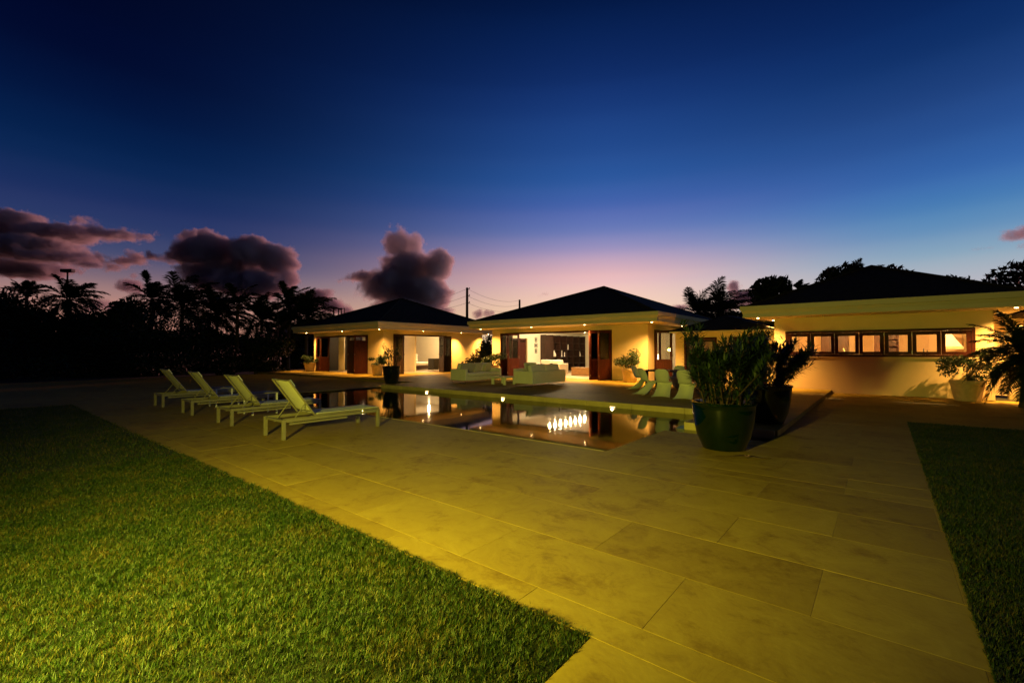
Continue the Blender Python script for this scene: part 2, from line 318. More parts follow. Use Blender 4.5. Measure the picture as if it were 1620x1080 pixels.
for k, (_, dep, (x0, x1, y0, y1)) in enumerate(cands):
    dz = random.uniform(-.0007, .0007); wd, dp = x1 - x0 - JN, y1 - y0 - JN
    me, m = tile_mesh(wd, dp, .03)
    if k < 190:
        o = bpy.data.objects.new('paving_stone', me); COL.objects.link(o); o.parent = deck; o.location = (x0 + JN / 2, y0 + JN / 2, dz + .0)
        o.rotation_euler = (random.uniform(-.0007, .0007), random.uniform(-.0004, .0004), 0)
    else: far_mb.add([(v[0] + x0, v[1] + y0, v[2] + dz) for v in m.v], m.f)
stuff(far_mb.build('distant_paving', 'tile', deck))
tm = MB()
for x0, x1, y0, y1 in tiles_in(terr_rects):
    me, m = tile_mesh(x1 - x0 - JN, y1 - y0 - JN, .03); tm.add([(v[0] + x0, v[1] + y0, v[2] + TZ + random.uniform(-.001, .001)) for v in m.v], m.f)
stuff(tm.build('terrace_paving', 'tile', terr))
# stone facing of the terrace step along the pool
def run(x0, x1, step, fn):
    x = x0
    while x < x1 - .05: fn(x, min(x + step, x1)); x += step
def edge_piece(name, x0, y0, z0, x1, y1, z1, parent): return MB().box(x0, y0, z0, x1, y1, z1).build(name, 'coping', parent, bevel=.006, seg=1)
run(PX0, -3.05, 1.39, lambda a, b: edge_piece('edging_stone', a + .002, PY1 - .03, WZ - .2, b - .002, PY1 + .0, TZ + .004, terr))
run(-3.05, -1.47, .78, lambda a, b: edge_piece('edging_stone', a + .002, CH1 - .03, WZ - .2, b - .002, CH1, TZ + .004, terr))
run(PY1 - 2.22, PY1 - .04, .72, lambda a, b: edge_piece('edging_stone', -3.08, a + .002, -.2, -3.05, b - .002, TZ + .004, terr))
run(PY0, 13.2, .70, lambda a, b: edge_piece('edging_stone', PX0 - .03, a + .002, WZ - .2, PX0, b - .002, .006, deck))
run(PX0, PX1 - .03, 1.39, lambda a, b: edge_piece('edging_stone', a + .002, PY0 - .028, WZ - .2, b - .002, PY0 + .002, .0055, deck))

# ---------------------------------------------------------------- lawns
def lawn(name, x0, x1, y0, y1):
    return structure(MB().box(x0, y0, -.08, x1, y1, -.005).build(name, 'lawn_soil'))
lawn('lawn_left', LAWN_END, NOTCH_X - .005, -6, LAWN_Y - .005); lawn('lawn_right', LAWN_X + .005, 14, -3, 12.79)
def blades(name, label, regions, total_scale=1.0):
    P = []
    for x0, x1, y0, y1, dens in regions:
        n = int((x1 - x0) * (y1 - y0) * dens * total_scale)
        p = np.stack([rng.uniform(x0, x1, n), rng.uniform(y0, y1, n)], 1); P.append(p)
    p = np.concatenate(P); e = rng.random(len(p)) < .03
    if 'left' in label: p[:, 1] += np.where(e & (p[:, 1] > LAWN_Y - .25), rng.uniform(0, .05, len(p)) * (LAWN_Y + .014 - p[:, 1] < .03), 0)
    q = np.concatenate([p, np.full((len(p), 1), -CAMZ)], 1); F = np.array(FWD); Rr = np.array(RGT); U = np.array(UPV)
    dep = q @ F; xx = q @ Rr / np.maximum(dep, .01) * FPX + PX; yy = PY - q @ U / np.maximum(dep, .01) * FPX
    keep = (dep > .3) & (xx > -360) & (xx < 1980) & (yy < 1240); p = p[keep]; dep = dep[keep]
    thin = np.clip((dep / 3.2) ** 1.35, 1, 60); keep = rng.random(len(p)) < 1 / thin; p = p[keep]; dep = dep[keep]; thin = thin[keep]
    n = len(p)
    def field(a, b, c, d): return np.sin(p[:, 0] * a + 2.1 * np.sin(p[:, 1] * b + c)) * np.sin(p[:, 1] * a * 1.13 + 1.9 * np.sin(p[:, 0] * b * .9 + d))
    patch = .5 + .22 * field(3.1, 2.3, 0, 1) + .28 * field(31, 17, 2, 4) + .2 * field(63, 29, 1, 3)
    hgt = rng.uniform(.016, .034, n) * (.45 + 1.1 * patch); wd = rng.uniform(.0009, .0018, n) * np.sqrt(thin) * 1.2
    az = rng.normal(0, 1.1, n) + 3.0 * field(23, 13, .5, 2.5) + 2.0 * field(47, 31, 3, .3); ln = rng.uniform(.25, 1.0, n) * hgt; fa = az + np.pi / 2 + rng.normal(0, .5, n)
    sx, sy = np.cos(fa) * wd, np.sin(fa) * wd; dx, dy = np.cos(az) * ln, np.sin(az) * ln
    z0 = np.full(n, -.008)
    v = np.stack([np.stack([p[:, 0] - sx, p[:, 1] - sy, z0], 1), np.stack([p[:, 0] + sx, p[:, 1] + sy, z0], 1),
                  np.stack([p[:, 0] + sx * .8 + dx * .4, p[:, 1] + sy * .8 + dy * .4, z0 + hgt * .62], 1), np.stack([p[:, 0] - sx * .8 + dx * .4, p[:, 1] - sy * .8 + dy * .4, z0 + hgt * .62], 1),
                  np.stack([p[:, 0] + dx, p[:, 1] + dy, z0 + hgt], 1)], 1).reshape(-1, 3)
    b = np.arange(n) * 5
    f = np.concatenate([np.stack([b, b + 1, b + 2], 1), np.stack([b, b + 2, b + 3], 1), np.stack([b + 3, b + 2, b + 4], 1)])
    o = np_mesh(name, v, f, 'grass'); tag(o, label, 'grass'); stuff(o); print(name, n, 'blades')
blades('grass', 'bright mown lawn filling the lower left corner beside the paving', [(-8, NOTCH_X - .004, -1.5, LAWN_Y + .014, 26000), (LAWN_END, -8, -4, LAWN_Y + .014, 9000)])
blades('grass', 'dark lawn strip along the right edge of the paving', [(LAWN_X - .01, 5, 1, 12.8, 16000)])

# ================================================================== BUILDINGS
def wall_boxes(mb, axis, c0, c1, a0, a1, z0, z1, openings=()):
    """solid wall between c0 and c1 across, along a0..a1, with rectangular openings (a0,a1,z0,z1)"""
    def bx(p, q, r, s):
        if q - p < 1e-4 or s - r < 1e-4: return
        if axis == 'X': mb.box(p, c0, r, q, c1, s)
        else: mb.box(c0, p, r, c1, q, s)
    cur = a0
    for (p, q, r, s) in sorted(openings):
        bx(cur, p, z0, z1); bx(p, q, z0, r); bx(p, q, s, z1); cur = q
    bx(cur, a1, z0, z1)
SOF = 2.74
def eaves(root, x0, x1, y0, y1, apex, ridge=None, wall_in=1.2):
    prof = [(.0, 3.16), (.02, 3.15), (.02, 2.985), (-.03, 2.975), (-.03, 2.955), (-.065, 2.87), (-.065, 2.79), (-.05, 2.79), (-.05, SOF), (-1.75, SOF), (-1.75, 3.10), (-.1, 3.10), (-.1, 3.16)]
    m = MB(); vs = []; fs = []; n = 4
    for d, z in prof: vs += [(x0 - d, y0 - d, z), (x1 + d, y0 - d, z), (x1 + d, y1 + d, z), (x0 - d, y1 + d, z)]
    k = len(prof)
    for i in range(k):
        for j in range(n): fs.append((i * n + j, i * n + (j + 1) % n, ((i + 1) % k) * n + (j + 1) % n, ((i + 1) % k) * n + j))
    m.add(vs, fs); m.build('eaves', 'fascia', root, world=True)
    r = MB(); ax, ay, az = apex; e = .06; rz = 3.12
    r.add([(x0 + e, y0 + e, rz), (x1 - e, y0 + e, rz), (x1 - e, y1 - e, rz), (x0 + e, y1 - e, rz), (ax, ay, az)], [(0, 1, 4), (1, 2, 4), (2, 3, 4), (3, 0, 4), (3, 2, 1, 0)])
    rf = r.build('roof', 'roof', root, world=True)
    hips = MB()
    for cx_, cy_ in ((x0 + e, y0 + e), (x1 - e, y0 + e), (x1 - e, y1 - e), (x0 + e, y1 - e)): hips.tube([(cx_, cy_, rz + .01), (ax, ay, az + .02)], .045, 5)
    hips.build('hip_cap', 'roof', rf, world=True)
def downlight(root, x, y, power=140, tilt=(0, 0), size=118, lens=True):
    z = SOF - .004
    d = MB().lathe([(.041, z - .012), (.068, z - .012), (.072, z), (.041, z)], 16, Matrix.Translation((x, y, 0)), close=False).build('downlight', 'white_metal', root, world=True)
    MB().lathe([(.0001, z - .020), (.034, z - .017), (.040, z - .0125)], 12, Matrix.Translation((x, y, 0)), close=False).build('lamp_lens', 'lens', d, world=True)
    l = lamp('downlight_beam', 'SPOT', (x, y, z - .03), power * 8.0, (1, .50, .11), root, spot_size=R_(size), spot_blend=1.0, shadow_soft_size=.03)
    aim(l, (tilt[0], tilt[1], -1))
def door_panel(root, p, q, z0=TZ + .02, z1=2.47, th=.05, glass=(.42, .95), name='door_panel', hinge_at=None, wood='mahogany'):
    """one framed leaf of a folding door standing between plan points p and q: solid below, glazed above"""
    p = Vector((*p, 0)); q = Vector((*q, 0)); d = q - p; wdt = d.length; a = math.atan2(d.y, d.x); M = Matrix.Translation(p) @ Matrix.Rotation(a, 4, 'Z'); H = z1 - z0; s = .105; g0, g1 = z0 + H * glass[0], z0 + H * glass[1]
    m = MB(); t = th / 2
    m.box(0, -t, z0, s, t, z1, M).box(wdt - s, -t, z0, wdt, t, z1, M).box(s, -t, z0, wdt - s, t, z0 + .18, M).box(s, -t, g0 - .10, wdt - s, t, g0, M).box(s, -t, g1, wdt - s, t, z1, M)
    m.box(s, -t * .5, z0 + .18, wdt - s, t * .5, g0 - .10, M).box(s + .07, -t * .85, z0 + .25, wdt - s - .07, t * .85, g0 - .17, M)
    o = m.build(name, wood, root, world=True)
    MB().box(s - .005, -.004, g0 - .005, wdt - s + .005, .004, g1 + .005, M).build('glass_pane', 'glass', o, world=True)
    for hz in (z0 + .2, z0 + H * .5, z1 - .2): MB().tube([(0, -t - .008, hz - .05), (0, -t - .008, hz + .05)], .011, 6, M).build('hinge', 'steel', o, world=True)
    MB().tube([(wdt - .05, -t - .03, z0 + .95), (wdt - .05, -t - .03, z0 + 1.12)], .009, 6, M).build('handle', 'steel', o, world=True)
    return o
def folding(root, pts, **k):
    for a, b in zip(pts[:-1], pts[1:]): door_panel(root, a, b, **k)

# ---- main pavilion
MX0, MX1, MY0, MY1 = -17.75, -8.3, 20.0, 29.9
mainp = thing('pavilion', 'cream main pavilion with wide folding door opening under a dark pyramid roof', 'building', ((MX0 + MX1) / 2, 25, 0))
OX0, OX1, OZ = -16.75, -10.08, 2.52
m = MB(); T = .22
wall_boxes(m, 'X', MY0, MY0 + T, MX0, MX1, 0, SOF + .05, [(OX0, OX1, TZ, OZ)])
wall_boxes(m, 'Y', MX1 - T, MX1, MY0 + T, MY1 - T, 0, SOF + .05, [(20.75, 26.6, TZ, 2.50)])
wall_boxes(m, 'Y', MX0, MX0 + T, MY0 + T, MY1 - T, 0, SOF + .05, [(21.6, 23.1, TZ, 2.3)])
wall_boxes(m, 'X', MY1 - T, MY1, MX0, MX1, 0, SOF + .05)
m.build('wall', 'stucco', mainp, world=True)
lin_ = MB()                                            # interior plaster lining, 3 mm proud of the shell
wall_boxes(lin_, 'X', MY1 - T - .013, MY1 - T - .003, MX0 + T + .02, MX1 - T - .02, TZ + .03, 2.70)
wall_boxes(lin_, 'Y', MX0 + T + .003, MX0 + T + .013, MY0 + T + .02, MY1 - T - .02, TZ + .03, 2.70, [(21.6, 23.1, TZ, 2.3)])
wall_boxes(lin_, 'Y', MX1 - T - .013, MX1 - T - .003, MY0 + T + .02, MY1 - T - .02, TZ + .03, 2.70, [(20.75, 26.6, TZ, 2.50)])
lin_.build('plaster_lining', 'plaster', mainp, world=True)
MB().box(MX0 + T, MY0 + T, 2.705, MX1 - T, MY1 - T, 2.735).build('ceiling', 'plaster', mainp, world=True)
MB().box(MX0 + T, MY0, .0, MX1 - T, MY1 - T, TZ + .02).build('floor', 'interior_floor', mainp, world=True)
fr = MB(); s = .085
fr.box(OX0, MY0 - .02, TZ, OX0 + s, MY0 + T - .02, OZ).box(OX1 - s, MY0 - .02, TZ, OX1, MY0 + T - .02, OZ).box(OX0 + s, MY0 - .02, OZ - s, OX1 - s, MY0 + T - .02, OZ)
fr.build('door_frame', 'mahogany', mainp, world=True)
folding(mainp, [(OX1 - .09, 20.0), (OX1 - .33, 19.24), (OX1 - .57, 19.98), (OX1 - .80, 19.24), (OX1 - 1.02, 19.98)])
folding(mainp, [(OX0 + .09, 20.0), (OX0 + .30, 19.24), (OX0 + .54, 19.98), (OX0 + .78, 19.24), (OX0 + 1.02, 19.98)])
sf = MB(); sf.box(MX1 - T + .02, 20.75, TZ, MX1 + .02, 20.84, 2.5).box(MX1 - T + .02, 26.51, TZ, MX1 + .02, 26.6, 2.5).box(MX1 - T + .02, 20.84, 2.41, MX1 + .02, 26.51, 2.5)
sf.build('door_frame', 'mahogany', mainp, world=True)
folding(mainp, [(MX1, 20.86), (MX1 + .72, 21.08), (MX1, 21.32)])
folding(mainp, [(MX1, 26.5), (MX1 + .74, 26.26), (MX1, 26.0), (MX1 + .74, 25.74), (MX1, 25.5)])
folding(mainp, [(MX0 + .11, 21.62), (MX0 + .11, 22.35)], z1=2.28, wood='dark_wood'); folding(mainp, [(MX0 + .11, 22.36), (MX0 + .11, 23.08)], z1=2.28, glass=(.9, .94))
eaves(mainp, -18.2, -7.2, 18.42, 30.9, (-12.75, 24.3, 5.28))
for x in (-17.62, -14.05, -10.92): downlight(mainp, x, 18.86, 165, tilt=(0, .32))
downlight(mainp, -7.65, 18.86, 190, tilt=(-.2, .2)); downlight(mainp, -7.65, 22.6, 150, tilt=(-.3, 0)); downlight(mainp, -7.65, 28.0, 150)
# ---- left pavilion
LX0, LX1, LY0, LY1 = -31.2, -23.0, 16.2, 24.8
leftp = thing('pavilion', 'cream guest pavilion at left with dark pyramid roof below the big cumulus cloud', 'building', ((LX0 + LX1) / 2, 20.5, 0))
m = MB()
LO = (-30.9, -24.6, TZ, 2.50); RO = (16.9, 21.25, TZ, 2.53)
wall_boxes(m, 'X', LY0, LY0 + T, LX0, LX1, 0, SOF + .05, [LO])
wall_boxes(m, 'Y', LX1 - T, LX1, LY0 + T, LY1 - T, 0, SOF + .05, [RO])
wall_boxes(m, 'Y', LX0, LX0 + T, LY0 + T, LY1 - T, 0, SOF + .05); wall_boxes(m, 'X', LY1 - T, LY1, LX0, LX1, 0, SOF + .05)
m.build('wall', 'stucco', leftp, world=True)
li = MB()
wall_boxes(li, 'Y', LX0 + T + .003, LX0 + T + .013, LY0 + T + .02, LY1 - T - .02, TZ + .03, 2.70); wall_boxes(li, 'X', LY1 - T - .013, LY1 - T - .003, LX0 + T + .02, LX1 - T - .02, TZ + .03, 2.70)
li.build('plaster_lining', 'plaster', leftp, world=True)
MB().box(LX0 + T + .02, 19.6, TZ + .03, -24.3, 19.7, 2.70).build('partition', 'plaster', leftp, world=True)
MB().box(LX0 + T, LY0 + T, 2.705, LX1 - T, LY1 - T, 2.735).build('ceiling', 'plaster', leftp, world=True)
MB().box(LX0 + T, LY0, .0, LX1, LY1 - T, TZ + .02).build('floor', 'interior_floor', leftp, world=True)
fr = MB()
fr.box(LO[0], LY0 - .02, TZ, LO[0] + s, LY0 + T - .02, LO[3]).box(LO[1] - s, LY0 - .02, TZ, LO[1], LY0 + T - .02, LO[3]).box(LO[0] + s, LY0 - .02, LO[3] - s, LO[1] - s, LY0 + T - .02, LO[3])
fr.box(LX1 - T + .02, RO[0], TZ, LX1 + .02, RO[0] + s, RO[3]).box(LX1 - T + .02, RO[1] - s, TZ, LX1 + .02, RO[1], RO[3]).box(LX1 - T + .02, RO[0] + s, RO[3] - s, LX1 + .02, RO[1] - s, RO[3])
fr.build('door_frame', 'mahogany', leftp, world=True)
folding(leftp, [(-30.82, 16.2), (-30.0, 16.05), (-29.15, 16.2)])
folding(leftp, [(-24.69, 16.2), (-24.88, 15.42), (-25.2, 16.15), (-25.55, 15.40), (-25.9, 16.15)], glass=(.86, .95))
folding(leftp, [(LX1, 16.98), (LX1 + .78, 17.08), (LX1, 17.42)], glass=(.45, .95), wood='dark_wood')
folding(leftp, [(LX1, 21.17), (LX1 + .78, 20.95), (LX1, 20.6), (LX1 + .78, 20.3)], glass=(.45, .95), wood='dark_wood')
eaves(leftp, -31.9, -21.75, 14.95, 26.0, (-26.85, 20.4, 5.25))
for x in (-30.6, -26.1): downlight(leftp, x, 15.35, 105, tilt=(0, .32))
downlight(leftp, -22.2, 15.35, 130, tilt=(-.2, .2))
downlight(leftp, -22.2, 18.55, 160, tilt=(-.3, 0)); downlight(leftp, -22.3, 21.95, 150, tilt=(-.30, 0), size=96); downlight(leftp, -22.2, 24.6, 130, tilt=(-.3, 0))
# ---- right wing
WX0, WX1, WY0, WY1 = -3.24, 2.62, 20.0, 27.5
wing = thing('kitchen_wing', 'cream kitchen wing with a strip of seven lit windows under a dark hip roof', 'building', (-.3, 23, 0))
VX0, VX1, VZ0, VZ1 = -2.84, 2.19, 1.33, 2.20
m = MB()
wall_boxes(m, 'X', WY0, WY0 + T, WX0, WX1, 0, SOF + .05, [(VX0, VX1, VZ0, VZ1)])
wall_boxes(m, 'Y', WX0, WX0 + T, WY0 + T, WY1, 0, SOF + .05); wall_boxes(m, 'Y', WX1 - T, WX1, WY0 + T, WY1, 0, SOF + .05); wall_boxes(m, 'X', WY1 - T, WY1, WX0 + T, WX1 - T, 0, SOF + .05)
m.build('wall', 'stucco', wing, world=True)
MB().box(WX0 + T + .02, 24.6, .05, WX1 - T - .02, 24.7, 2.70).build('partition', 'kitchen_plaster', wing, world=True)
MB().box(WX0 + T, WY0 + T, 2.705, WX1 - T, WY1 - T, 2.735).build('ceiling', 'kitchen_plaster', wing, world=True)
MB().box(WX0 + T, WY0 + T, .0, WX1 - T, WY1 - T, .05).build('floor', 'interior_floor', wing, world=True)
PANES = [(-2.46, -2.17), (-1.96, -1.45), (-1.24, -.755), (-.545, -.083), (.15, .634), (.854, 1.341), (1.548, 2.02)]
PANES[0] = (-2.66, -2.17); fz0, fz1 = 1.475, 2.03
fm = MB(); fm.box(VX0 - .03, WY0 - .035, VZ0 - .03, VX1 + .03, WY0 + .05, VZ0 + .05).box(VX0 - .03, WY0 - .035, VZ1 - .05, VX1 + .03, WY0 + .05, VZ1 + .03).box(VX0 - .03, WY0 - .035, VZ0 + .05, VX0 + .05, WY0 + .05, VZ1 - .05).box(VX1 - .05, WY0 - .035, VZ0 + .05, VX1 + .03, WY0 + .05, VZ1 - .05)
fm.build('window_frame', 'mahogany', wing, world=True)
edges = [VX0 + .05] + [(PANES[i][1] + PANES[i + 1][0]) / 2 for i in range(6)] + [VX1 - .05]
for i, (a, b) in enumerate(PANES):
    e0, e1 = edges[i] + .004, edges[i + 1] - .004; y0, y1 = WY0 - .022, WY0 + .035
    cm = MB().box(e0, y0, VZ0 + .054, e1, y1, fz0).box(e0, y0, fz1, e1, y1, VZ1 - .054).box(e0, y0, fz0, a, y1, fz1).box(b, y0, fz0, e1, y1, fz1)
    cs = cm.build('window', 'mahogany', wing, world=True)
    MB().box(a - .004, WY0 + .003, fz0 - .004, b + .004, WY0 + .011, fz1 + .004).build('glass_pane', 'glass', cs, world=True)
    if i in (1, 3, 4): MB().box(e1 - .012, y0 - .012, fz0 - .07, e1 + .012, y0 - .001, fz0 + .03).box(e1 - .012, y0 - .012, fz1 - .03, e1 + .012, y0 - .001, fz1 + .07).build('latch', 'steel', cs, world=True)
MB().box(VX0 - .08, WY0 - .07, VZ0 - .065, VX1 + .08, WY0 - .001, VZ0 - .034).build('window_sill', 'stucco', wing, world=True)
eaves(wing, -4.12, 3.35, 18.62, 28.6, (-.34, 24.0, 5.0))
downlight(wing, -3.62, 19.05, 150, tilt=(0, .32)); downlight(wing, -3.42, 20.9, 170); downlight(wing, 2.95, 19.05, 190, tilt=(0, .32)); downlight(wing, 2.95, 21.5, 120)
# covered porch behind the wing's right end
porch = thing('porch', 'dark recessed porch behind the palm at the far right', 'building', (5, 22, 0))
MB().box(2.66, 22.4, 0, 9, 22.6, 2.7).build('wall', 'stucco', porch, world=True)
MB().box(3.36, 19.4, 2.58, 9, 24, 2.70).build('roof', 'roof', porch, world=True)
MB().box(3.0, 20.6, 0, 9, 20.85, .16).build('step', 'coping', porch, world=True)
# ---- link between main pavilion and wing
link = thing('link_building', 'low dark roofed link between the main pavilion and the kitchen wing', 'building', (-5, 22, 0))
m = MB(); wall_boxes(m, 'X', 21.0, 21.2, -7.4, -3.27, 0, 2.36, [(-4.95, -3.7, TZ, 2.1), (-7.0, -5.6, TZ, 2.1)]); m.build('wall', 'stucco', link, world=True)
for a, b in ((-4.95, -3.7), (-7.0, -5.6)):
    fm = MB().box(a, 20.97, TZ, a + .09, 21.15, 2.1).box(b - .09, 20.97, TZ, b, 21.15, 2.1).box(a + .09, 20.97, 2.01, b - .09, 21.15, 2.1).build('door_frame', 'mahogany', link, world=True)
    door_panel(link, (a + .1, 21.08), ((a + b) / 2, 21.08), z1=2.0, wood='dark_wood'); door_panel(link, ((a + b) / 2 + .005, 21.08), (b - .1, 21.08), z1=2.0, wood='dark_wood')
rl = MB(); rl.add([(-7.6, 20.35, 2.37), (-3.26, 20.35, 2.37), (-3.26, 27, 2.37), (-7.6, 27, 2.37), (-5.6, 22.6, 3.15), (-5.2, 24.6, 3.15)], [(0, 1, 4), (1, 2, 5, 4), (2, 3, 5), (3, 0, 4, 5), (3, 2, 1, 0)])
rl.build('roof', 'roof', link, world=True); MB().box(-7.4, 23.4, 0, -3.27, 23.5, 2.36).build('rear_wall', 'stucco', link, world=True)
MB().box(-7.45, 20.4, 2.30, -3.28, 20.97, 2.365).build('soffit', 'fascia', link, world=True)

# ---- lights inside the rooms
row = thing('ceiling_light_bar', 'row of round bulbs on a bar under the main room ceiling', 'light', (-14.43, 22.7, 2.70))
MB().box(-.03, -2.35, -.02, .03, 2.35, .003).build('bar', 'white_metal', row)
for i in range(9):
    g = MB().lathe([(.0001, -.055), (.04, -.05), (.065, -.035), (.06, -.021)], 12, Matrix.Translation((0, -2.2 + i * .55, 0))).build('globe_bulb', 'bulb', row, smooth=True)
for i in range(9): lamp('bulb_glow', 'POINT', (-14.43, 20.5 + i * .55, 2.60), 80, (1, .72, .37), row, shadow_soft_size=.06)
def ceiling_lamp(label, x, y, r, power, color, bulb='bulb'):
    t = thing('ceiling_lamp', label, 'light', (x, y, 2.70)); MB().lathe([(r * 1.15, -.012), (r * 1.15, .004)], 20).build('base', 'white_metal', t, smooth=True)
    MB().lathe([(.0001, -.05), (r * .6, -.045), (r, -.013)], 20, close=False).build('diffuser', bulb, t, smooth=True); lamp('lamp_glow', 'POINT', (x, y, 2.60), power, color, t, shadow_soft_size=.03)
ceiling_lamp('flush ceiling lamp of the bedroom in the left pavilion', -25.9, 22.2, .12, 420, (1, .66, .31))
ceiling_lamp('flush ceiling lamp of the end room in the left pavilion', -27.3, 17.6, .10, 120, (1, .70, .36))
ceiling_lamp('flush ceiling lamp over the left half of the kitchen counter', -1.6, 20.75, .08, 430, (1, .60, .22), 'kitchen_bulb')
ceiling_lamp('flush ceiling lamp over the right half of the kitchen counter', 1.1, 20.75, .08, 430, (1, .62, .24), 'kitchen_bulb')
ceiling_lamp('flush ceiling lamp on the dining side of the main room', -10.4, 24.5, .11, 90, (1, .74, .42))

# ================================================================== FURNITURE
def lounger():
    t = thing('sun_lounger', '', 'sun lounger'); W = .35
    for sx in (-1, 1):
        for yy in (0.0, 1.84): MB().box(sx * W - .024, yy - .03, 0, sx * W + .024, yy + .03, .345).build('leg', 'taupe_metal', t, bevel=.004, seg=1)
        MB().box(sx * W - .016, .032, .290, sx * W + .016, 1.808, .345).build('side_rail', 'taupe_metal', t, bevel=.004, seg=1)
        MB().box(sx * (W - .055) - .012, .12, .235, sx * (W - .055) + .012, 1.2, .268).build('lower_rail', 'taupe_metal', t)
        MB().tube([(sx * (W - .06), .16, .27), (sx * (W - .06), .40, .585)], .010, 6).build('prop_bar', 'taupe_metal', t)
        MB().box(sx * (W - .055) - .013, .56, .345, sx * (W - .055) + .013, 1.90, .375).build('seat_tube', 'taupe_metal', t)
    for yy in (.0, 1.84): MB().box(-W + .025, yy - .014, .295, W - .025, yy + .014, .335).build('end_bar', 'taupe_metal', t)
    MB().tube([(-W + .06, .16, .27), (W - .06, .16, .27)], .010, 6).build('cross_bar', 'taupe_metal', t)
    n = 34; vs = []; fs = []
    for i in range(n + 1):
        u = i / n; y = .60 + u * 1.30; rib = .006 * math.sin(u * 2 * math.pi * 9)
        for j in range(7): v = j / 6 * 2 - 1; vs.append((v * (W - .05), y, .378 - .020 * (1 - v * v) * math.sin(math.pi * u) + rib * (1 - abs(v)) + .006))
    for i in range(n):
        for j in range(6): a = i * 7 + j; fs.append((a, a + 1, a + 8, a + 7))
    o = MB().add(vs, fs).build('seat_sling', 'sling', t, smooth=True); o.modifiers.new('s', 'SOLIDIFY').thickness = .006
    y0, z0, y1, z1 = .55, .375, .10, 1.0; dy, dz = y1 - y0, z1 - z0; ln = math.hypot(dy, dz); nx, nz = dz / ln, -dy / ln   # front normal (toward foot)
    fr = MB()
    for sx in (-1, 1): fr.tube([(sx * (W - .035), y0, z0), (sx * (W - .035), y1 + .02 * dy, z1)], .017, 8)
    fr.tube([(-W + .035, y1, z1 - .01), (W - .035, y1, z1 - .01)], .013, 8).tube([(-W + .035, y0 + dy * .1, z0 + dz * .1), (W - .035, y0 + dy * .1, z0 + dz * .1)], .010, 6)
    fr.build('backrest_frame', 'taupe_metal', t, smooth=True)
    def sheet(u0, u1, off, name, m, sag, th):
        vs = []; fs = []; n = 14
        for i in range(n + 1):
            u = u0 + (u1 - u0) * i / n
            for j in range(9):
                v = j / 8 * 2 - 1; s_ = off - sag * (1 - v * v); uu = u - .02 * (1 - v * v) * (1 if name == 'headrest' and i == 0 else 0) - (.025 * (1 - v * v) if i == n else 0)
                vs.append((v * (W - .05), y0 + dy * uu + nx * s_, z0 + dz * uu + nz * s_))
        for i in range(n):
            for j in range(8): a = i * 9 + j; fs.append((a, a + 1, a + 10, a + 9))
        o = MB().add(vs, fs).build(name, m, t, smooth=True); o.modifiers.new('s', 'SOLIDIFY').thickness = th; return o
    sheet(.07, 1.0, .008, 'back_sling', 'sling', .018, .006)
    sheet(.80, .985, .012, 'headrest', 'sling', .006, .022)
    sheet(.775, .80, .014, 'headrest_strap', 'taupe_metal', .010, .012)
    return t
proto = lounger(); index_kids()
names = ['nearest sun lounger of the row, its slatted foot end reaching toward the pool', 'second nearest sun lounger, next to the nearest one by the pool', 'third sun lounger of the row, left of the white side table', 'farthest and dimmest sun lounger at the left end of the row']
for i, X in enumerate((-8.18, -10.46, -12.84, -15.22)):
    o = proto if i == 0 else copy_tree(proto)
    o.location = (X, 3.55 + .01 * i, .001); o.rotation_euler.z = R_((0, .8, -.6, .5)[i]); tag(o, names[i], 'sun lounger', 'sun loungers in a row by the pool')
def side_table(x, y, label):
    t = thing('side_table', label, 'side table', (x, y, .001), 0, 'white side tables between loungers')
    for sx in (-1, 1):
        for sy in (-1, 1): MB().box(sx * .24 - .016, sy * .27 - .016, 0, sx * .24 + .016, sy * .27 + .016, .49).build('leg', 'white_metal', t)
    MB().box(-.27, -.30, .49, .27, .30, .515).build('table_top', 'taupe_metal', t, bevel=.004, seg=1)
    MB().box(-.27, -.305, .472, .27, -.288, .489).build('apron', 'white_metal', t)
side_table(-11.62, 4.72, 'white legged side table between the second and third loungers'); side_table(-14.02, 4.75, 'dim side table between the two farthest loungers')

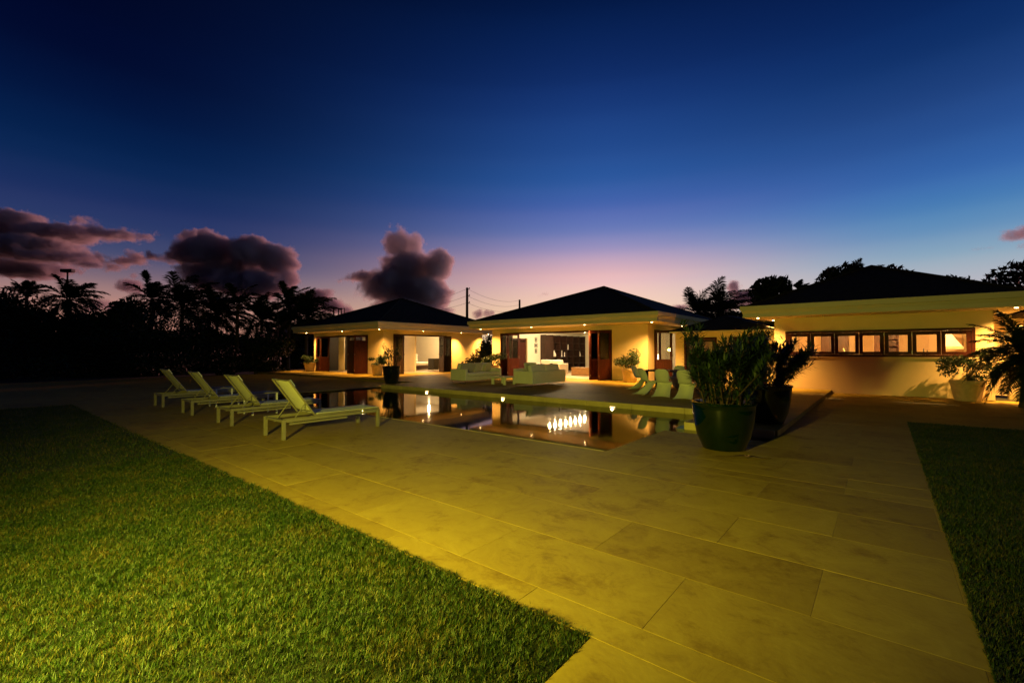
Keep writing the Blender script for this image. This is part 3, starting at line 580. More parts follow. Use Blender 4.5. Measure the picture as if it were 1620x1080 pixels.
def sofa(name, label, x, y, rz, length, depth=.92, seats=2, cushions=(), fabric='white_fabric', group='white outdoor sofas on the terrace', legs=True, back=.62, z=TZ, deep_arm=True):
    """local: long axis X, seat faces +Y, back at -Y"""
    t = thing(name, label, 'sofa', (x, y, z + .001), rz, group); L2, D2 = length / 2, depth / 2; b0 = .13 if legs else .04
    MB().box(-L2 + .16, -D2 + .17, b0, L2 - .16, D2, .30).build('seat_base', fabric, t, bevel=.02)
    for sx in (-1, 1): MB().box(sx * L2 - (0 if sx < 0 else .155), -D2, b0, sx * L2 + (.155 if sx < 0 else 0), D2, back).build('arm', fabric, t, bevel=.025, seg=3)
    MB().box(-L2 + .16, -D2, b0, L2 - .16, -D2 + .165, back).build('backrest', fabric, t, bevel=.025, seg=3)
    sw = (length - .33) / seats
    for i in range(seats):
        a = -L2 + .165 + i * sw
        MB().box(a + .005, -D2 + .17, .303, a + sw - .005, D2 + .01, .45).build('seat_cushion', fabric, t, bevel=.045, seg=4)
        M = Matrix.Translation((a + sw / 2, -D2 + .27, .66)) @ Matrix.Rotation(R_(-14), 4, 'X')
        MB().box(-sw / 2 + .012, -.085, -.20, sw / 2 - .012, .085, .20, M).build('back_cushion', fabric, t, bevel=.06, seg=4)
    for k, (cx_, ang, mt) in enumerate(cushions):
        M = Matrix.Translation((cx_, -D2 + .43, .66)) @ Matrix.Rotation(R_(-24), 4, 'X') @ Matrix.Rotation(ang, 4, 'Y')
        MB().box(-.22, -.055, -.22, .22, .055, .22, M).build('throw_pillow', mt, t, bevel=.05, seg=4)
    if legs:
        for sx in (-1, 1):
            p = [(sx * (L2 - .06), -D2 + .06, b0), (sx * (L2 - .06), -D2 + .06, .012), (sx * (L2 - .06), D2 - .06, .012), (sx * (L2 - .06), D2 - .06, b0)]
            MB().tube(p, .012, 6).build('leg_frame', 'chrome', t)
    return t
sofa('outdoor_sofa', 'white outdoor sofa at left facing the coffee table, four cushions along its back', -14.2, 14.95, R_(-90), 2.35, cushions=[(.75, .1, 'grey_fabric'), (.35, -.15, 'grey_fabric'), (-.1, .1, 'stone_fabric'), (-.75, .2, 'stone_fabric')])
sofa('outdoor_sofa', 'white outdoor sofa seen from behind, right of the coffee table', -10.82, 15.15, R_(90), 2.35, cushions=[(-.72, .12, 'grey_fabric'), (-.22, -.1, 'grey_fabric'), (.25, .1, 'grey_fabric'), (.75, -.12, 'stone_fabric')])
sofa('outdoor_armchair', 'low pale outdoor armchair at the far end of the coffee table', -12.85, 17.0, R_(180), 1.05, seats=1, group='white outdoor sofas on the terrace', back=.58)['category'] = 'armchair'
t = thing('coffee_table', 'low white coffee table with thick round legs between the two outdoor sofas', 'table', (-12.45, 14.75, TZ + .001))
for sx in (-1, 1):
    for sy in (-1, 1): MB().lathe([(.068, 0), (.068, .27)], 16, Matrix.Translation((sx * .32, sy * .32, 0))).build('leg', 'white_plastic', t, smooth=True)
MB().box(-.42, -.42, .27, .42, .42, .33).build('table_top', 'white_plastic', t, bevel=.02, seg=3)

def panton(label, x, y, rz, group='white S shaped plastic chairs'):
    t = thing('shell_chair', label, 'chair', (x, y, TZ + .001), rz, group)
    # centreline from the top of the back down over the seat to the flared foot: (y, z, half width, wrap depth)
    key = [(-.235, .845, .085, .00), (-.232, .82, .15, .015), (-.225, .77, .195, .04), (-.205, .67, .215, .07), (-.175, .57, .205, .09), (-.145, .495, .195, .085), (-.09, .440, .205, .06), (.02, .418, .235, .03), (.14, .425, .245, .012),
           (.215, .425, .240, -.005), (.248, .395, .232, -.03), (.238, .34, .222, -.07), (.195, .25, .215, -.12), (.13, .15, .225, -.17), (.05, .065, .245, -.22), (-.03, .018, .265, -.25), (-.09, .004, .275, -.27)]
    vs = []; fs = []; nu = 12; pts = []
    for i in range(len(key) - 1):
        for s_ in range(3):
            k0, k1, k2, k3 = key[max(i - 1, 0)], key[i], key[i + 1], key[min(i + 2, len(key) - 1)]; u = s_ / 3
            pts.append([.5 * (2 * b + (c - a) * u + (2 * a - 5 * b + 4 * c - d) * u * u + (3 * b - a - 3 * c + d) * u ** 3) for a, b, c, d in zip(k0, k1, k2, k3)])
    pts.append(list(key[-1]))
    for y_, z_, hw, wr in pts:
        for j in range(nu + 1): v = j / nu * 2 - 1; vs.append((hw * v, y_ + wr * v * v * (1 if wr > 0 else 1), max(z_ + (.02 * v * v if .3 < z_ < .5 and wr >= 0 else 0), .004)))
    for i in range(len(pts) - 1):
        for j in range(nu): a = i * (nu + 1) + j; fs.append((a, a + 1, a + nu + 2, a + nu + 1))
    o = MB().add(vs, fs).build('shell', 'white_plastic', t, smooth=True); md = o.modifiers.new('s', 'SOLIDIFY'); md.thickness = .012; md.offset = 0
    return t
panton('white S shaped chair nearest the potted shrub corner, its foot swept to the left', -5.98, 14.25, R_(-32))
panton('white S shaped chair right beside the leftmost dining chair, back to the pool', -5.30, 13.92, R_(8))
panton('white S shaped chair half hidden by the near oleander leaves', -4.55, 13.72, R_(4))
panton('shaded S shaped chair across the dining table beside the cream pot', -7.0, 16.0, R_(-95))
panton('S shaped chair on the house side of the dining table', -6.0, 17.2, R_(175))
panton('S shaped chair at the far corner of the dining table', -5.1, 17.2, R_(184))
t = thing('dining_table', 'dark wooden dining table behind the white S shaped chairs', 'table', (-5.4, 15.6, TZ + .001))
MB().box(-1.05, -.55, .70, 1.05, .55, .745).build('table_top', 'dark_wood', t, bevel=.006)
for sx in (-1, 1):
    for sy in (-1, 1): MB().box(sx * .93 - .045, sy * .45 - .045, 0, sx * .93 + .045, sy * .45 + .045, .70).build('leg', 'dark_wood', t)

# ---------------------------------------------------------------- rooms
def indoor_sofa(label, x, y, rz, length, seats): return sofa('indoor_sofa', label, x, y, rz, length, .95, seats, fabric='bed_linen', group='white sofas in the main room', legs=False, back=.66, z=TZ + .02)
indoor_sofa('white sofa inside the main room at the left of the opening', -15.1, 22.1, R_(180), 1.9, 2)
indoor_sofa('long white sofa inside the main room at the right of the opening', -13.3, 25.2, R_(-55), 2.6, 3)
t = thing('crate_table', 'wooden crate coffee table in front of the right white sofa', 'table', (-13.15, 22.55, TZ + .021), R_(0))
for k in range(3): MB().box(-.55, -.32, .03 + k * .13, .55, -.295, .145 + k * .13).box(-.55, .295, .03 + k * .13, .55, .32, .145 + k * .13).build('slat', 'crate_wood', t)
for sx in (-1, 1): MB().box(sx * .55 - .02, -.34, .0, sx * .55 + .02, .34, .42).build('end_board', 'crate_wood', t)
MB().box(-.58, -.35, .421, .58, .35, .45).build('table_top', 'crate_wood', t)
t = thing('wall_unit', 'dark wooden wall unit with open shelves inside the main room', 'shelving', (-17.2, 27.2, TZ + .02))
ux0, ux1, uy0, uy1 = -17.5, -17.08, 24.5, 29.6
MB().box(ux0, uy0, TZ + .021, ux0 + .05, uy1, 2.56).build('back_panel', 'dark_wood', t, world=True)
for y in np.linspace(uy0, uy1 - .04, 7): MB().box(ux0 + .051, y, TZ + .021, ux1, y + .04, 2.56).build('upright', 'dark_wood', t, world=True)
ycol = list(np.linspace(uy0, uy1 - .04, 7))
for i in range(6):
    for z in (.14, .62, 1.08, 1.55, 2.02, 2.50): MB().box(ux0 + .051, ycol[i] + .042, z, ux1 - .01, ycol[i + 1] - .002, z + .035).build('shelf', 'dark_wood', t, world=True)
MB().box(ux1 - .008, ycol[0] + .042, .66, ux1 + .012, ycol[1] + .038, 2.49).build('cupboard_door', 'dark_wood', t, world=True)
def vase(label, prof, loc, m='vase_white', name='vase'): return tag(MB_at(MB().lathe(prof, 20), name, m, loc), label, 'vase', 'ornaments in the main room')
def MB_at(mb_, name, m, loc): o = mb_.build(name, m, None, smooth=True); o.location = loc; return o
vase('white teardrop vase on the dark wall unit', [(.02, 0), (.11, .01), (.15, .09), (.12, .2), (.05, .32), (.02, .46)], (-17.2, 25.65, 1.116))
vase('tall slim white candle holder on the dark shelf', [(.05, 0), (.05, .02), (.03, .05), (.035, .4), (.02, .42)], (-17.2, 26.6, 1.116))
vase('second slim white candle holder beside the taller one', [(.05, 0), (.05, .02), (.03, .05), (.035, .28), (.02, .30)], (-17.2, 26.95, 1.116))
vase('small pale statuette high on the dark shelf', [(.05, 0), (.03, .06), (.045, .2), (.02, .27), (.04, .32), (.01, .37)], (-17.2, 27.4, 1.586))
vase('white bottle vase on the shelf above the right sofa', [(.06, 0), (.08, .08), (.06, .2), (.02, .27), (.02, .36)], (-17.2, 29.0, 1.116))
for k, (z, lb) in enumerate([(2.23, 'upper of three small black framed pictures on the cream wall'), (1.86, 'middle of three small black framed pictures, the broadest'), (1.50, 'lowest of three small black framed pictures on the cream wall')]):
    t = thing('picture', lb, 'picture', (MX0 + T + .014, 24.0, z), 0, 'framed pictures in a column'); a = .15 if k == 1 else .11; b = .13 if k == 1 else .155
    MB().box(.001, -a, -b, .025, -a + .03, b).box(.001, a - .03, -b, .025, a, b).box(.001, -a + .03, -b, .025, a - .03, -b + .03).box(.001, -a + .03, b - .03, .025, a - .03, b).build('frame', 'frame_black', t)
    MB().box(.001, -a + .03, -b + .03, .012, a - .03, b - .03).build('print', 'plaster', t)
    MB().box(.013, -a + .06, -b + .07, .016, a - .06, b - .07).build('motif', 'frame_black', t)
# bedroom of the left pavilion
t = thing('bed', 'white bed seen through the right doorway of the left pavilion', 'bed', (-27.2, 21.9, TZ + .02))
MB().box(-1.0, -1.0, .08, 1.1, 1.0, .30).build('bed_base', 'dark_wood', t); MB().box(-1.02, -1.02, .301, 1.08, 1.02, .56).build('mattress', 'bed_linen', t, bevel=.06, seg=3)
for sy in (-.5, .5): MB().box(-.98, sy - .36, .57, -.62, sy + .36, .74).build('pillow', 'bed_linen', t, bevel=.07, seg=3)
MB().box(-1.12, -1.15, .0, -1.04, 1.15, 1.15).build('headboard', 'bed_linen', t, bevel=.02)
tag(MB().box(-30.94, 17.6, 1.93, -30.9, 24.4, 1.97).build('curtain_rail', 'frame_black'), 'thin dark rail across the pale bedroom wall', 'rail')
t = thing('cabinet', 'black bedside cabinet in the right doorway of the left pavilion', 'cabinet', (-24.6, 21.6, TZ + .021)); MB().box(-.3, -.35, .06, .3, .35, .85).build('carcass', 'frame_black', t); MB().box(.301, -.33, .1, .32, .33, .45).build('drawer', 'frame_black', t); MB().box(.301, -.33, .47, .32, .33, .82).build('drawer', 'frame_black', t)
t = thing('bench', 'white upholstered bench inside the left doorway of the left pavilion', 'bench', (-27.75, 17.35, TZ + .021)); MB().box(-.38, -.4, .08, .45, .4, .42).build('seat', 'bed_linen', t, bevel=.06, seg=3); MB().box(-.3, -.3, 0, .36, .3, .08).build('plinth', 'dark_wood', t)
cu = MB(); vs = []; fs = []
for i in range(61): x = -28.9 + i * .0125; vs += [(x, 16.75 + .035 * math.sin(i * .8), TZ + .04), (x, 16.75 + .035 * math.sin(i * .8), 2.6)]
for i in range(60): fs.append((2 * i, 2 * i + 2, 2 * i + 3, 2 * i + 1))
o = tag(cu.add(vs, fs).build('curtain', 'curtain', smooth=True), 'pale pleated curtain inside the left doorway of the left pavilion', 'curtain'); o.modifiers.new('s', 'SOLIDIFY').thickness = .01
t = thing('wardrobe', 'black wardrobe in the shadowed left room of the left pavilion', 'wardrobe', (-30.6, 18.2, TZ + .021)); MB().box(-.34, -1.3, 0, .25, 1.3, 2.4).build('carcass', 'frame_black', t)
for k in range(4): MB().box(.251, -1.29 + k * .65, .05, .27, -.65 + k * .65, 2.38).build('door', 'frame_black', t)
# main room, side opening
t = thing('table_lamp', 'small white table lamp glowing in the side doorway of the main pavilion', 'lamp', (-9.3, 23.6, TZ + .021))
MB().box(-.3, -.3, .68, .3, .3, .72).box(-.26, -.26, 0, -.2, -.2, .68).box(.2, -.26, 0, .26, -.2, .68).box(-.26, .2, 0, -.2, .26, .68).box(.2, .2, 0, .26, .26, .68).build('stand', 'dark_wood', t)
MB().lathe([(.08, .721), (.03, .78), (.03, .95)], 12).build('lamp_base', 'vase_white', t, smooth=True); MB().lathe([(.17, .93), (.12, 1.2)], 20, close=False).build('lamp_shade', 'kitchen_bulb', t, smooth=True)
# kitchen
def kbox(name, label, cat, x0, y0, z0, x1, y1, z1, m): return tag(MB().box(x0, y0, z0, x1, y1, z1).build(name, m, bevel=.008, seg=1), label, cat)
kbox('counter', 'kitchen counter below the lit window strip', 'counter', -2.9, 20.9, .051, 2.2, 21.5, .95, 'cabinet')
t = thing('wall_cupboard', 'brown kitchen cupboard seen through the second and third windows', 'cupboard', (-1.64, 24.4, 1.4)); MB().box(-.50, 0, 0, .48, .19, .95).build('carcass', 'cabinet', t); MB().box(-.48, -.02, .02, -.02, -.001, .93).build('door', 'cabinet', t); MB().box(.0, -.02, .02, .46, -.001, .93).build('door', 'cabinet', t)
t = thing('bookcase', 'brown slatted kitchen shelf in the fifth window', 'shelf', (.33, 23.4, .051)); MB().box(-.15, 0, 0, .13, .3, .04).box(-.18, 0, 0, -.15, .3, 2.5).box(.13, 0, 0, .16, .3, 2.5).box(-.15, .27, .04, .13, .3, 2.5).build('carcass', 'cabinet', t)
for k in range(9): MB().box(-.15, 0, .3 + k * .27, .13, .269, .33 + k * .27).build('shelf', 'cabinet', t)
t = thing('range_hood', 'pale sloping cooker hood in the last kitchen window', 'hood', (2.0, 22.6, 1.66)); MB().add([(-.32, -.3, 0), (.16, -.3, 0), (.16, .3, 0), (-.32, .3, 0), (-.32, -.2, .62), (-.22, -.2, .62), (-.22, .3, .62), (-.32, .3, .62)], [(0, 3, 2, 1), (4, 5, 6, 7), (0, 1, 5, 4), (1, 2, 6, 5), (2, 3, 7, 6), (3, 0, 4, 7)]).build('hood_body', 'vase_white', t); MB().box(-.34, -.33, -.10, .18, .31, -.002).build('hood_rim', 'kitchen_plaster', t)
for k, (x, h_) in enumerate([(1.08, .32), (1.17, .27)]): tag(MB_at(MB().lathe([(.035, 0), (.035, h_ * .6), (.014, h_ * .75), (.014, h_)], 12), 'bottle', 'frame_black', (x, 21.1, 1.26)), ('taller' if k == 0 else 'shorter') + ' dark bottle in the sixth kitchen window', 'bottle', 'kitchen bottles')
kbox('tall_cabinet', 'tall brown kitchen cabinet at the right of the fourth window', 'cabinet', -.28, 23.3, .051, -.06, 23.9, 2.5, 'cabinet')
kbox('shelf', 'raised shelf holding bottles behind the sixth kitchen window', 'shelf', .9, 20.98, 1.22, 1.5, 21.25, 1.257, 'cabinet')

# ================================================================== PLANTS
def leaf(mb_, base, d, ln, wd, droop=.25, fold=.0):
    d = Vector(d).normalized(); s_ = d.cross(Vector((0, 0, 1))); s_ = s_.normalized() if s_.length > .01 else Vector((1, 0, 0)); up = s_.cross(d)
    b = Vector(base); m1 = b + d * ln * .5 + Vector((0, 0, -droop * ln * .15)); tip = b + d * ln + Vector((0, 0, -droop * ln * .6))
    mb_.add([b, m1 + s_ * wd, m1 - s_ * wd, tip, m1 + up * -.15 * wd], [(0, 4, 1), (0, 2, 4), (4, 3, 1), (2, 3, 4)])
def pot(root, r, h_, m, belly=True, rim=.04):
    if belly: prof = [(r * .60, 0), (r * .66, .01), (r * .84, h_ * .28), (r * .95, h_ * .6), (r * .99, h_ * .85), (r * 1.0, h_ * .93), (r * 1.04, h_ * .96), (r * 1.04, h_), (r * .93, h_), (r * .91, h_ * .9)]
    else: prof = [(r * .70, 0), (r * .73, .01), (r * .86, h_ * .5), (r * .95, h_ * .82), (r * 1.0, h_ * .84), (r * 1.02, h_ * .9), (r * 1.0, h_), (r * .9, h_), (r * .88, h_ * .9)]
    MB().lathe(prof, 40).build('pot', m, root, smooth=True)
    MB().lathe([(.001, h_ * .90), (r * .5, h_ * .91), (r * .9, h_ * .89)], 24, close=False).build('soil', 'soil', root)
def oleander(label, x, y, z, r, h_, top, spread, nst, m, lm, seed, leafl=.15, leafw=.011, dens=26, name='potted_oleander', lean=(0, 0)):
    rd = random.Random(seed); t = thing(name, label, 'potted plant', (x, y, z + .001)); pot(t, r, h_, m)
    for i in range(nst):
        a = 2 * math.pi * (i + rd.random() * .8) / nst; rr = r * .65 * math.sqrt(rd.random()); k = rd.random(); hh = (top - h_) * (.46 + .58 * rd.random()); sp = spread * (.2 + .85 * k)
        b = Vector((math.cos(a) * rr, math.sin(a) * rr, h_ * .88)); e = Vector((math.cos(a) * sp + lean[0], math.sin(a) * sp + lean[1], h_ + hh * (1 - .62 * k * k)))
        br = MB(); lf = MB(); pts = [b.lerp(e, u) + Vector((math.sin(i + u * 3) * .03, math.cos(i * 2 + u * 3) * .03, .18 * hh * u * (1 - u))) for u in (0, .25, .5, .75, 1)]
        br.tube(pts, [.011, .010, .008, .006, .003], 5); st = br.build('branch', 'stem', t)
        def along(path, n, u0, ll):
            for q in range(n):
                u = u0 + (1 - u0) * (q + rd.random()) / n; f = u * (len(path) - 1); k_ = min(int(f), len(path) - 2); p = path[k_].lerp(path[k_ + 1], f - k_); ax = (path[k_ + 1] - path[k_]).normalized()
                th = rd.random() * 6.283; o1 = ax.orthogonal().normalized(); o2 = ax.cross(o1); out = o1 * math.cos(th) + o2 * math.sin(th)
                d = ax * rd.uniform(.35, 1.0) + out * rd.uniform(.6, 1.0); leaf(lf, p, d, ll * rd.uniform(.65, 1.15), leafw * rd.uniform(.75, 1.2), rd.uniform(.0, .4))
        along(pts, dens, .10, leafl)
        for s_ in range(3):
            u = rd.uniform(.4, .85); f = u * 4; p = pts[int(f)].lerp(pts[min(int(f) + 1, 4)], f - int(f)); a2 = a + rd.uniform(-1.6, 1.6); ll = rd.uniform(.22, .42) * hh
            q = p + Vector((math.cos(a2) * ll * .6, math.sin(a2) * ll * .6, ll * .8)); along([p, p.lerp(q, .5), q], int(dens * .8), .15, leafl * .95)
        stuff(lf.build('leaves', lm, st))
oleander('large oleander in a glossy dark green glazed pot at the pool corner', -1.93, 7.55, 0, .455, .72, 1.86, .80, 36, 'green_glaze', 'leaf_oleander', 3, leafl=.20, leafw=.0135, dens=58)
oleander('second big dark potted oleander behind the near one by the terrace step', -1.78, 10.1, TZ, .43, .74, 1.80, .72, 32, 'black_glaze', 'leaf_oleander', 5, leafl=.20, leafw=.0135, dens=54, lean=(.12, 0))
oleander('tall shrub in a black glazed pot at the far pool corner', -16.45, 12.0, TZ, .37, .75, 1.68, .50, 16, 'black_glaze', 'leaf_shrub', 8, leafl=.13, leafw=.017, dens=18)
def clump(n, c, rad, size, seed, flat=.75):
    """n small leaf faces spread through a lumpy volume"""
    g = np.random.default_rng(seed); k = 9; cc = g.normal(0, .45, (k, 3)) * rad; cr = g.uniform(.35, .62, k)
    idx = g.integers(0, k, n); d = g.normal(0, 1, (n, 3)); d /= np.linalg.norm(d, axis=1, keepdims=True); p = cc[idx] + d * (g.random((n, 1)) ** .45) * cr[idx][:, None] * np.array(rad); p += np.array(c)
    a = g.normal(0, 1, (n, 3)); a /= np.linalg.norm(a, axis=1, keepdims=True); b = np.cross(a, g.normal(0, 1, (n, 3))); b /= np.linalg.norm(b, axis=1, keepdims=True)
    s = size * g.uniform(.6, 1.3, (n, 1))
    v = np.stack([p - a * s, p + b * s * .35, p + a * s, p - b * s * .35], 1).reshape(-1, 3); i = np.arange(n) * 4
    return v, np.stack([i, i + 1, i + 2, i + 3], 1)
def pot_shrub(label, x, y, z, r, h_, top, rad, seed, m='cream_pot'):
    t = thing('potted_shrub', label, 'potted plant', (x, y, z + .001), 0, 'shrubs in cream pots along the walls'); pot(t, r, h_, m, belly=False)
    rd = random.Random(seed); st = MB()
    for i in range(7): a = rd.random() * 6.28; st.tube([(0, 0, h_ * .85), (math.cos(a) * rad * .3, math.sin(a) * rad * .3, (h_ + top) / 2), (math.cos(a) * rad * .7, math.sin(a) * rad * .7, top - .1)], [.014, .010, .004], 5)
    st.build('stem', 'stem', t); v, f = clump(1900, (0, 0, (h_ * 1.02 + top) / 2), (rad, rad, (top - h_) * .62), .055, seed); stuff(np_mesh('leaves', v, f, 'leaf_shrub', t))
pot_shrub('bushy shrub in a cream pot at the main pavilion front beside the folding door', -8.80, 19.2, TZ, .37, .62, 1.36, .58, 11)
pot_shrub('bushy shrub in a cream pot between the two pavilions behind the left sofa', -16.85, 19.0, TZ, .36, .60, 1.25, .60, 12)
pot_shrub('low shrub in a cream pot at the left pavilion corner', -22.35, 15.35, TZ, .34, .62, 1.05, .50, 13)
pot_shrub('dim shrub in a cream pot at the far left end of the left pavilion', -30.5, 15.55, TZ, .37, .60, 1.0, .48, 14)
pot_shrub('shrub in a cream pot under the last kitchen window', 1.95, 19.3, 0, .40, .62, 1.42, .62, 15)

def frond(mb_, base, az, elev, ln, nl, ll, lw, droop, wind=(0, 0), rd=random):
    pts = []; d = Vector((math.cos(az) * math.cos(elev), math.sin(az) * math.cos(elev), math.sin(elev))); p = Vector(base); K = 9
    for i in range(K + 1):
        pts.append(p.copy()); d = (d + Vector((wind[0] / K, wind[1] / K, -droop / K))).normalized(); p = p + d * ln / K
    mb_.tube(pts, [.022 * (1 - .85 * i / K) * max(ln / 2.2, .35) for i in range(K + 1)], 4)
    for q in range(nl):
        u = .12 + .88 * q / nl; f = u * K; k = min(int(f), K - 1); b = pts[k].lerp(pts[k + 1], f - k); ax = (pts[k + 1] - pts[k]).normalized(); sd = ax.cross(Vector((0, 0, 1))); sd = sd.normalized() if sd.length > .02 else Vector((1, 0, 0)); up = sd.cross(ax)
        s_ = math.sin(math.pi * min(u * .85 + .15, 1)) * .8 + .2
        for sg in (-1, 1):
            dd = (ax * .75 + sd * sg * .8 + up * rd.uniform(-.1, .35) + Vector((wind[0], wind[1], 0)) * .25).normalized(); l = ll * s_ * rd.uniform(.8, 1.1)
            e = b + dd * l + Vector((0, 0, -.28 * l)); mid = b + dd * l * .5; wv = ax * lw
            mb_.add([b - wv, b + wv, mid + wv, mid - wv, e], [(0, 1, 2, 3), (3, 2, 4)])
def palm(label, pos, h_, ln, nf, seed, wind=(.5, .2), group='palms behind the left garden', ll=.62, lw=.022, nl=34, base_z=-.1, name='palm_tree', cat='palm', thick=.15, low=-.5):
    rd = random.Random(seed); t = thing(name, label, cat, (pos[0], pos[1], base_z), 0, group); lean = rd.uniform(-.3, .3)
    MB().tube([(0, 0, 0), (lean * .3, 0, h_ * .3), (lean * .8, 0, h_ * .7), (lean, 0, h_)], [thick * 1.25, thick, thick * .85, thick * .8], 8).build('trunk', 'bark', t, smooth=True)
    c = MB()
    for i in range(nf):
        az = 2 * math.pi * (i * .382) + rd.uniform(-.2, .2); el = low + (1.35 - low) * ((i + .5) / nf) ** .8
        frond(c, (lean, 0, h_ - .05), az, el, ln * rd.uniform(.82, 1.1), nl, ll * ln / 2.4, lw, rd.uniform(.9, 1.5), wind, rd)
    c.build('crown', 'leaf_palm', t); return t
W1 = (RGT.x * .9, RGT.y * .9)                          # trade wind blowing across the view to the right
def palm_at(label, px, py, D, ln, nf, seed, wind=W1, group='palms behind the left garden', **k):
    ln *= 1.2; nf = int(nf * 1.5); py += 8; k.setdefault('lw', .045); k.setdefault('ll', .9)
    p = at(px, py, D); palm(label, (p.x, p.y), p.z - ln * .42 + .1, ln, nf, seed, wind, group, **k)
palm_at('wind blown palm below the far left floodlight post', 112, 443, 36, 2.2, 17, 21)
palm_at('slim upright palm left of the middle palm group', 240, 447, 40, 2.0, 16, 22)
palm_at('tall arching palm in the middle of the left palm group', 288, 449, 40, 2.9, 22, 23)
palm_at('broad palm right of the tallest arching one', 343, 463, 39, 2.7, 22, 24)
palm_at('low rounded palm left of the small garden lamp post', 415, 476, 38, 2.4, 20, 25)
palm_at('palm just right of the small garden lamp post', 457, 457, 39, 2.1, 17, 26)
palm_at('drooping palm touching the left pavilion roof edge', 485, 470, 38, 2.4, 20, 27)
palm_at('spiky small palm far left under the dark cloud', 43, 447, 42, 1.5, 12, 28, wind=(0, 0), low=.7)
palm_at('wind swept palm with a thin bare frond in the left group', 376, 455, 37, 2.0, 7, 29, low=.2)
palm_at('feathery palm rising behind the main pavilion roof', 1108, 466, 44, 2.6, 20, 31, group='palms behind the house')
palm_at('leafy palm leaning between the main pavilion and the wing', 1143, 462, 42, 3.0, 24, 32, group='palms behind the house')
palm_at('palm with one drooping frond at the wing roof peak', 1352, 424, 32, 2.1, 8, 33, group='palms behind the house', low=.5)
def tree(label, px, py, D, wpx, hm, n, seed, group, ls=.16, m='leaf_dark', name='tree', sparse=1.0):
    p = at(px, py, D); top = p.z; rw = wpx / 2 / FPX * D; t = thing(name, label, 'tree' if name == 'tree' else 'shrub', (p.x, p.y, -.1), 0, group); rd = random.Random(seed)
    ch = hm; zc = top - ch / 2
    tr = MB().tube([(0, 0, 0), (.05, 0, zc * .4), (0, .05, zc)], [.13, .10, .06], 7)
    for i in range(5): a = rd.random() * 6.28; tr.tube([(0, 0, zc * rd.uniform(.35, .7)), (math.cos(a) * rw * .35, math.sin(a) * rw * .35, zc), (math.cos(a) * rw * .7, math.sin(a) * rw * .7, zc + ch * .25)], [.06, .04, .015], 5)
    tr.build('trunk', 'bark', t); v, f = clump(n, (0, 0, zc + .1), (rw, rw, ch * .52), ls, seed)
    wv = rd.uniform(.1, .3); v[:, 0] += W1[0] * wv * (v[:, 2] - zc); v[:, 1] += W1[1] * wv * (v[:, 2] - zc)
    stuff(np_mesh('crown', v, f, m, t))
GL = 'dark shrubs and trees behind the left garden'
for k, (px, py, wp, hm, lb) in enumerate([(-40, 462, 150, 4.5, 'dense dark tree at the far left frame edge'), (62, 466, 130, 4.4, 'rounded dark tree below the far left cloud'), (158, 483, 110, 3.8, 'lower dark tree right of the far left palm'), (205, 478, 80, 4.2, 'dark bush left of the slim upright palm'), (268, 500, 120, 3.6, 'dark bush under the tall arching palm'), (325, 498, 110, 3.6, 'dark bush under the broad palm'), (385, 508, 110, 3.2, 'dark bush left of the low rounded palm'), (440, 513, 100, 3.0, 'dark bush beneath the small garden lamp post'), (492, 520, 80, 2.8, 'dark bush against the left pavilion side'), (110, 505, 120, 3.4, 'low dark bush beneath the far left palm')]):
    tree(lb, px, py + (6 if px > 180 else -2), 34 + (k % 3) * 1.5 + (9 if px > 380 else 0), wp * 1.25, hm * 1.5, 12000, 40 + k, GL, name='shrub', ls=.21)
for k, (px, py, wp, lb) in enumerate([(-60, 545, 260, 'long low hedge at the far left behind the lawn'), (110, 546, 220, 'low hedge behind the lawn left of the loungers'), (290, 548, 150, 'low hedge behind the loungers'), (405, 549, 60, 'short low hedge left of the left pavilion')]):
    tree(lb, px, py - 14, 31, wp * 1.3, 3.2, 9000, 60 + k, 'low hedges behind the left garden', name='hedge', ls=.12)
GR = 'dark trees behind the kitchen wing'
for k, (px, py, wp, hm, D, lb) in enumerate([(1255, 462, 90, 3.0, 33, 'round dark tree at the left end of the wing roof'), (1300, 436, 90, 3.4, 33, 'dark tree behind the left slope of the wing roof'), (1345, 428, 60, 3.4, 34, 'dark tree beside the wing roof peak'), (1225, 470, 60, 2.4, 31, 'low dark bush at the wing eaves corner'), (1475, 430, 110, 3.2, 34, 'ragged dark tree behind the right slope of the wing roof'), (1540, 418, 130, 3.8, 33, 'broad wind bent dark tree at the upper right of the wing'), (1650, 452, 150, 3.0, 30, 'dark tree at the right frame edge above the eaves'), (1125, 492, 110, 3.0, 38, 'dark bush below the palms between pavilion and wing')]):
    tree(lb, px, py + 9, D, wp * 1.7, hm * 1.7, 12000, 80 + k, GR, ls=.25)
for px, py, lb in ((1272, 441, 'thin papaya like tree top sticking out above the wing trees'),):
    palm_at(lb, px, py, 33, .8, 9, 91, group='palms behind the house', thick=.05)
tree('dark shrub beside the left end of the left pavilion', 452, 530, 41, 60, 3.4, 5000, 96, GL, name='shrub')
tree('dark shrub in the gap between the two pavilions', 772, 545, 31, 60, 2.6, 2500, 95, GR, name='shrub')
# garden palm at the right frame edge
palm('low garden palm at the right frame edge with drooping fronds', (2.90, 17.9), 1.45, 1.45, 60, 101, (-.05, 0), None, ll=.66, lw=.015, nl=42, base_z=.0, thick=.11, low=-.85)
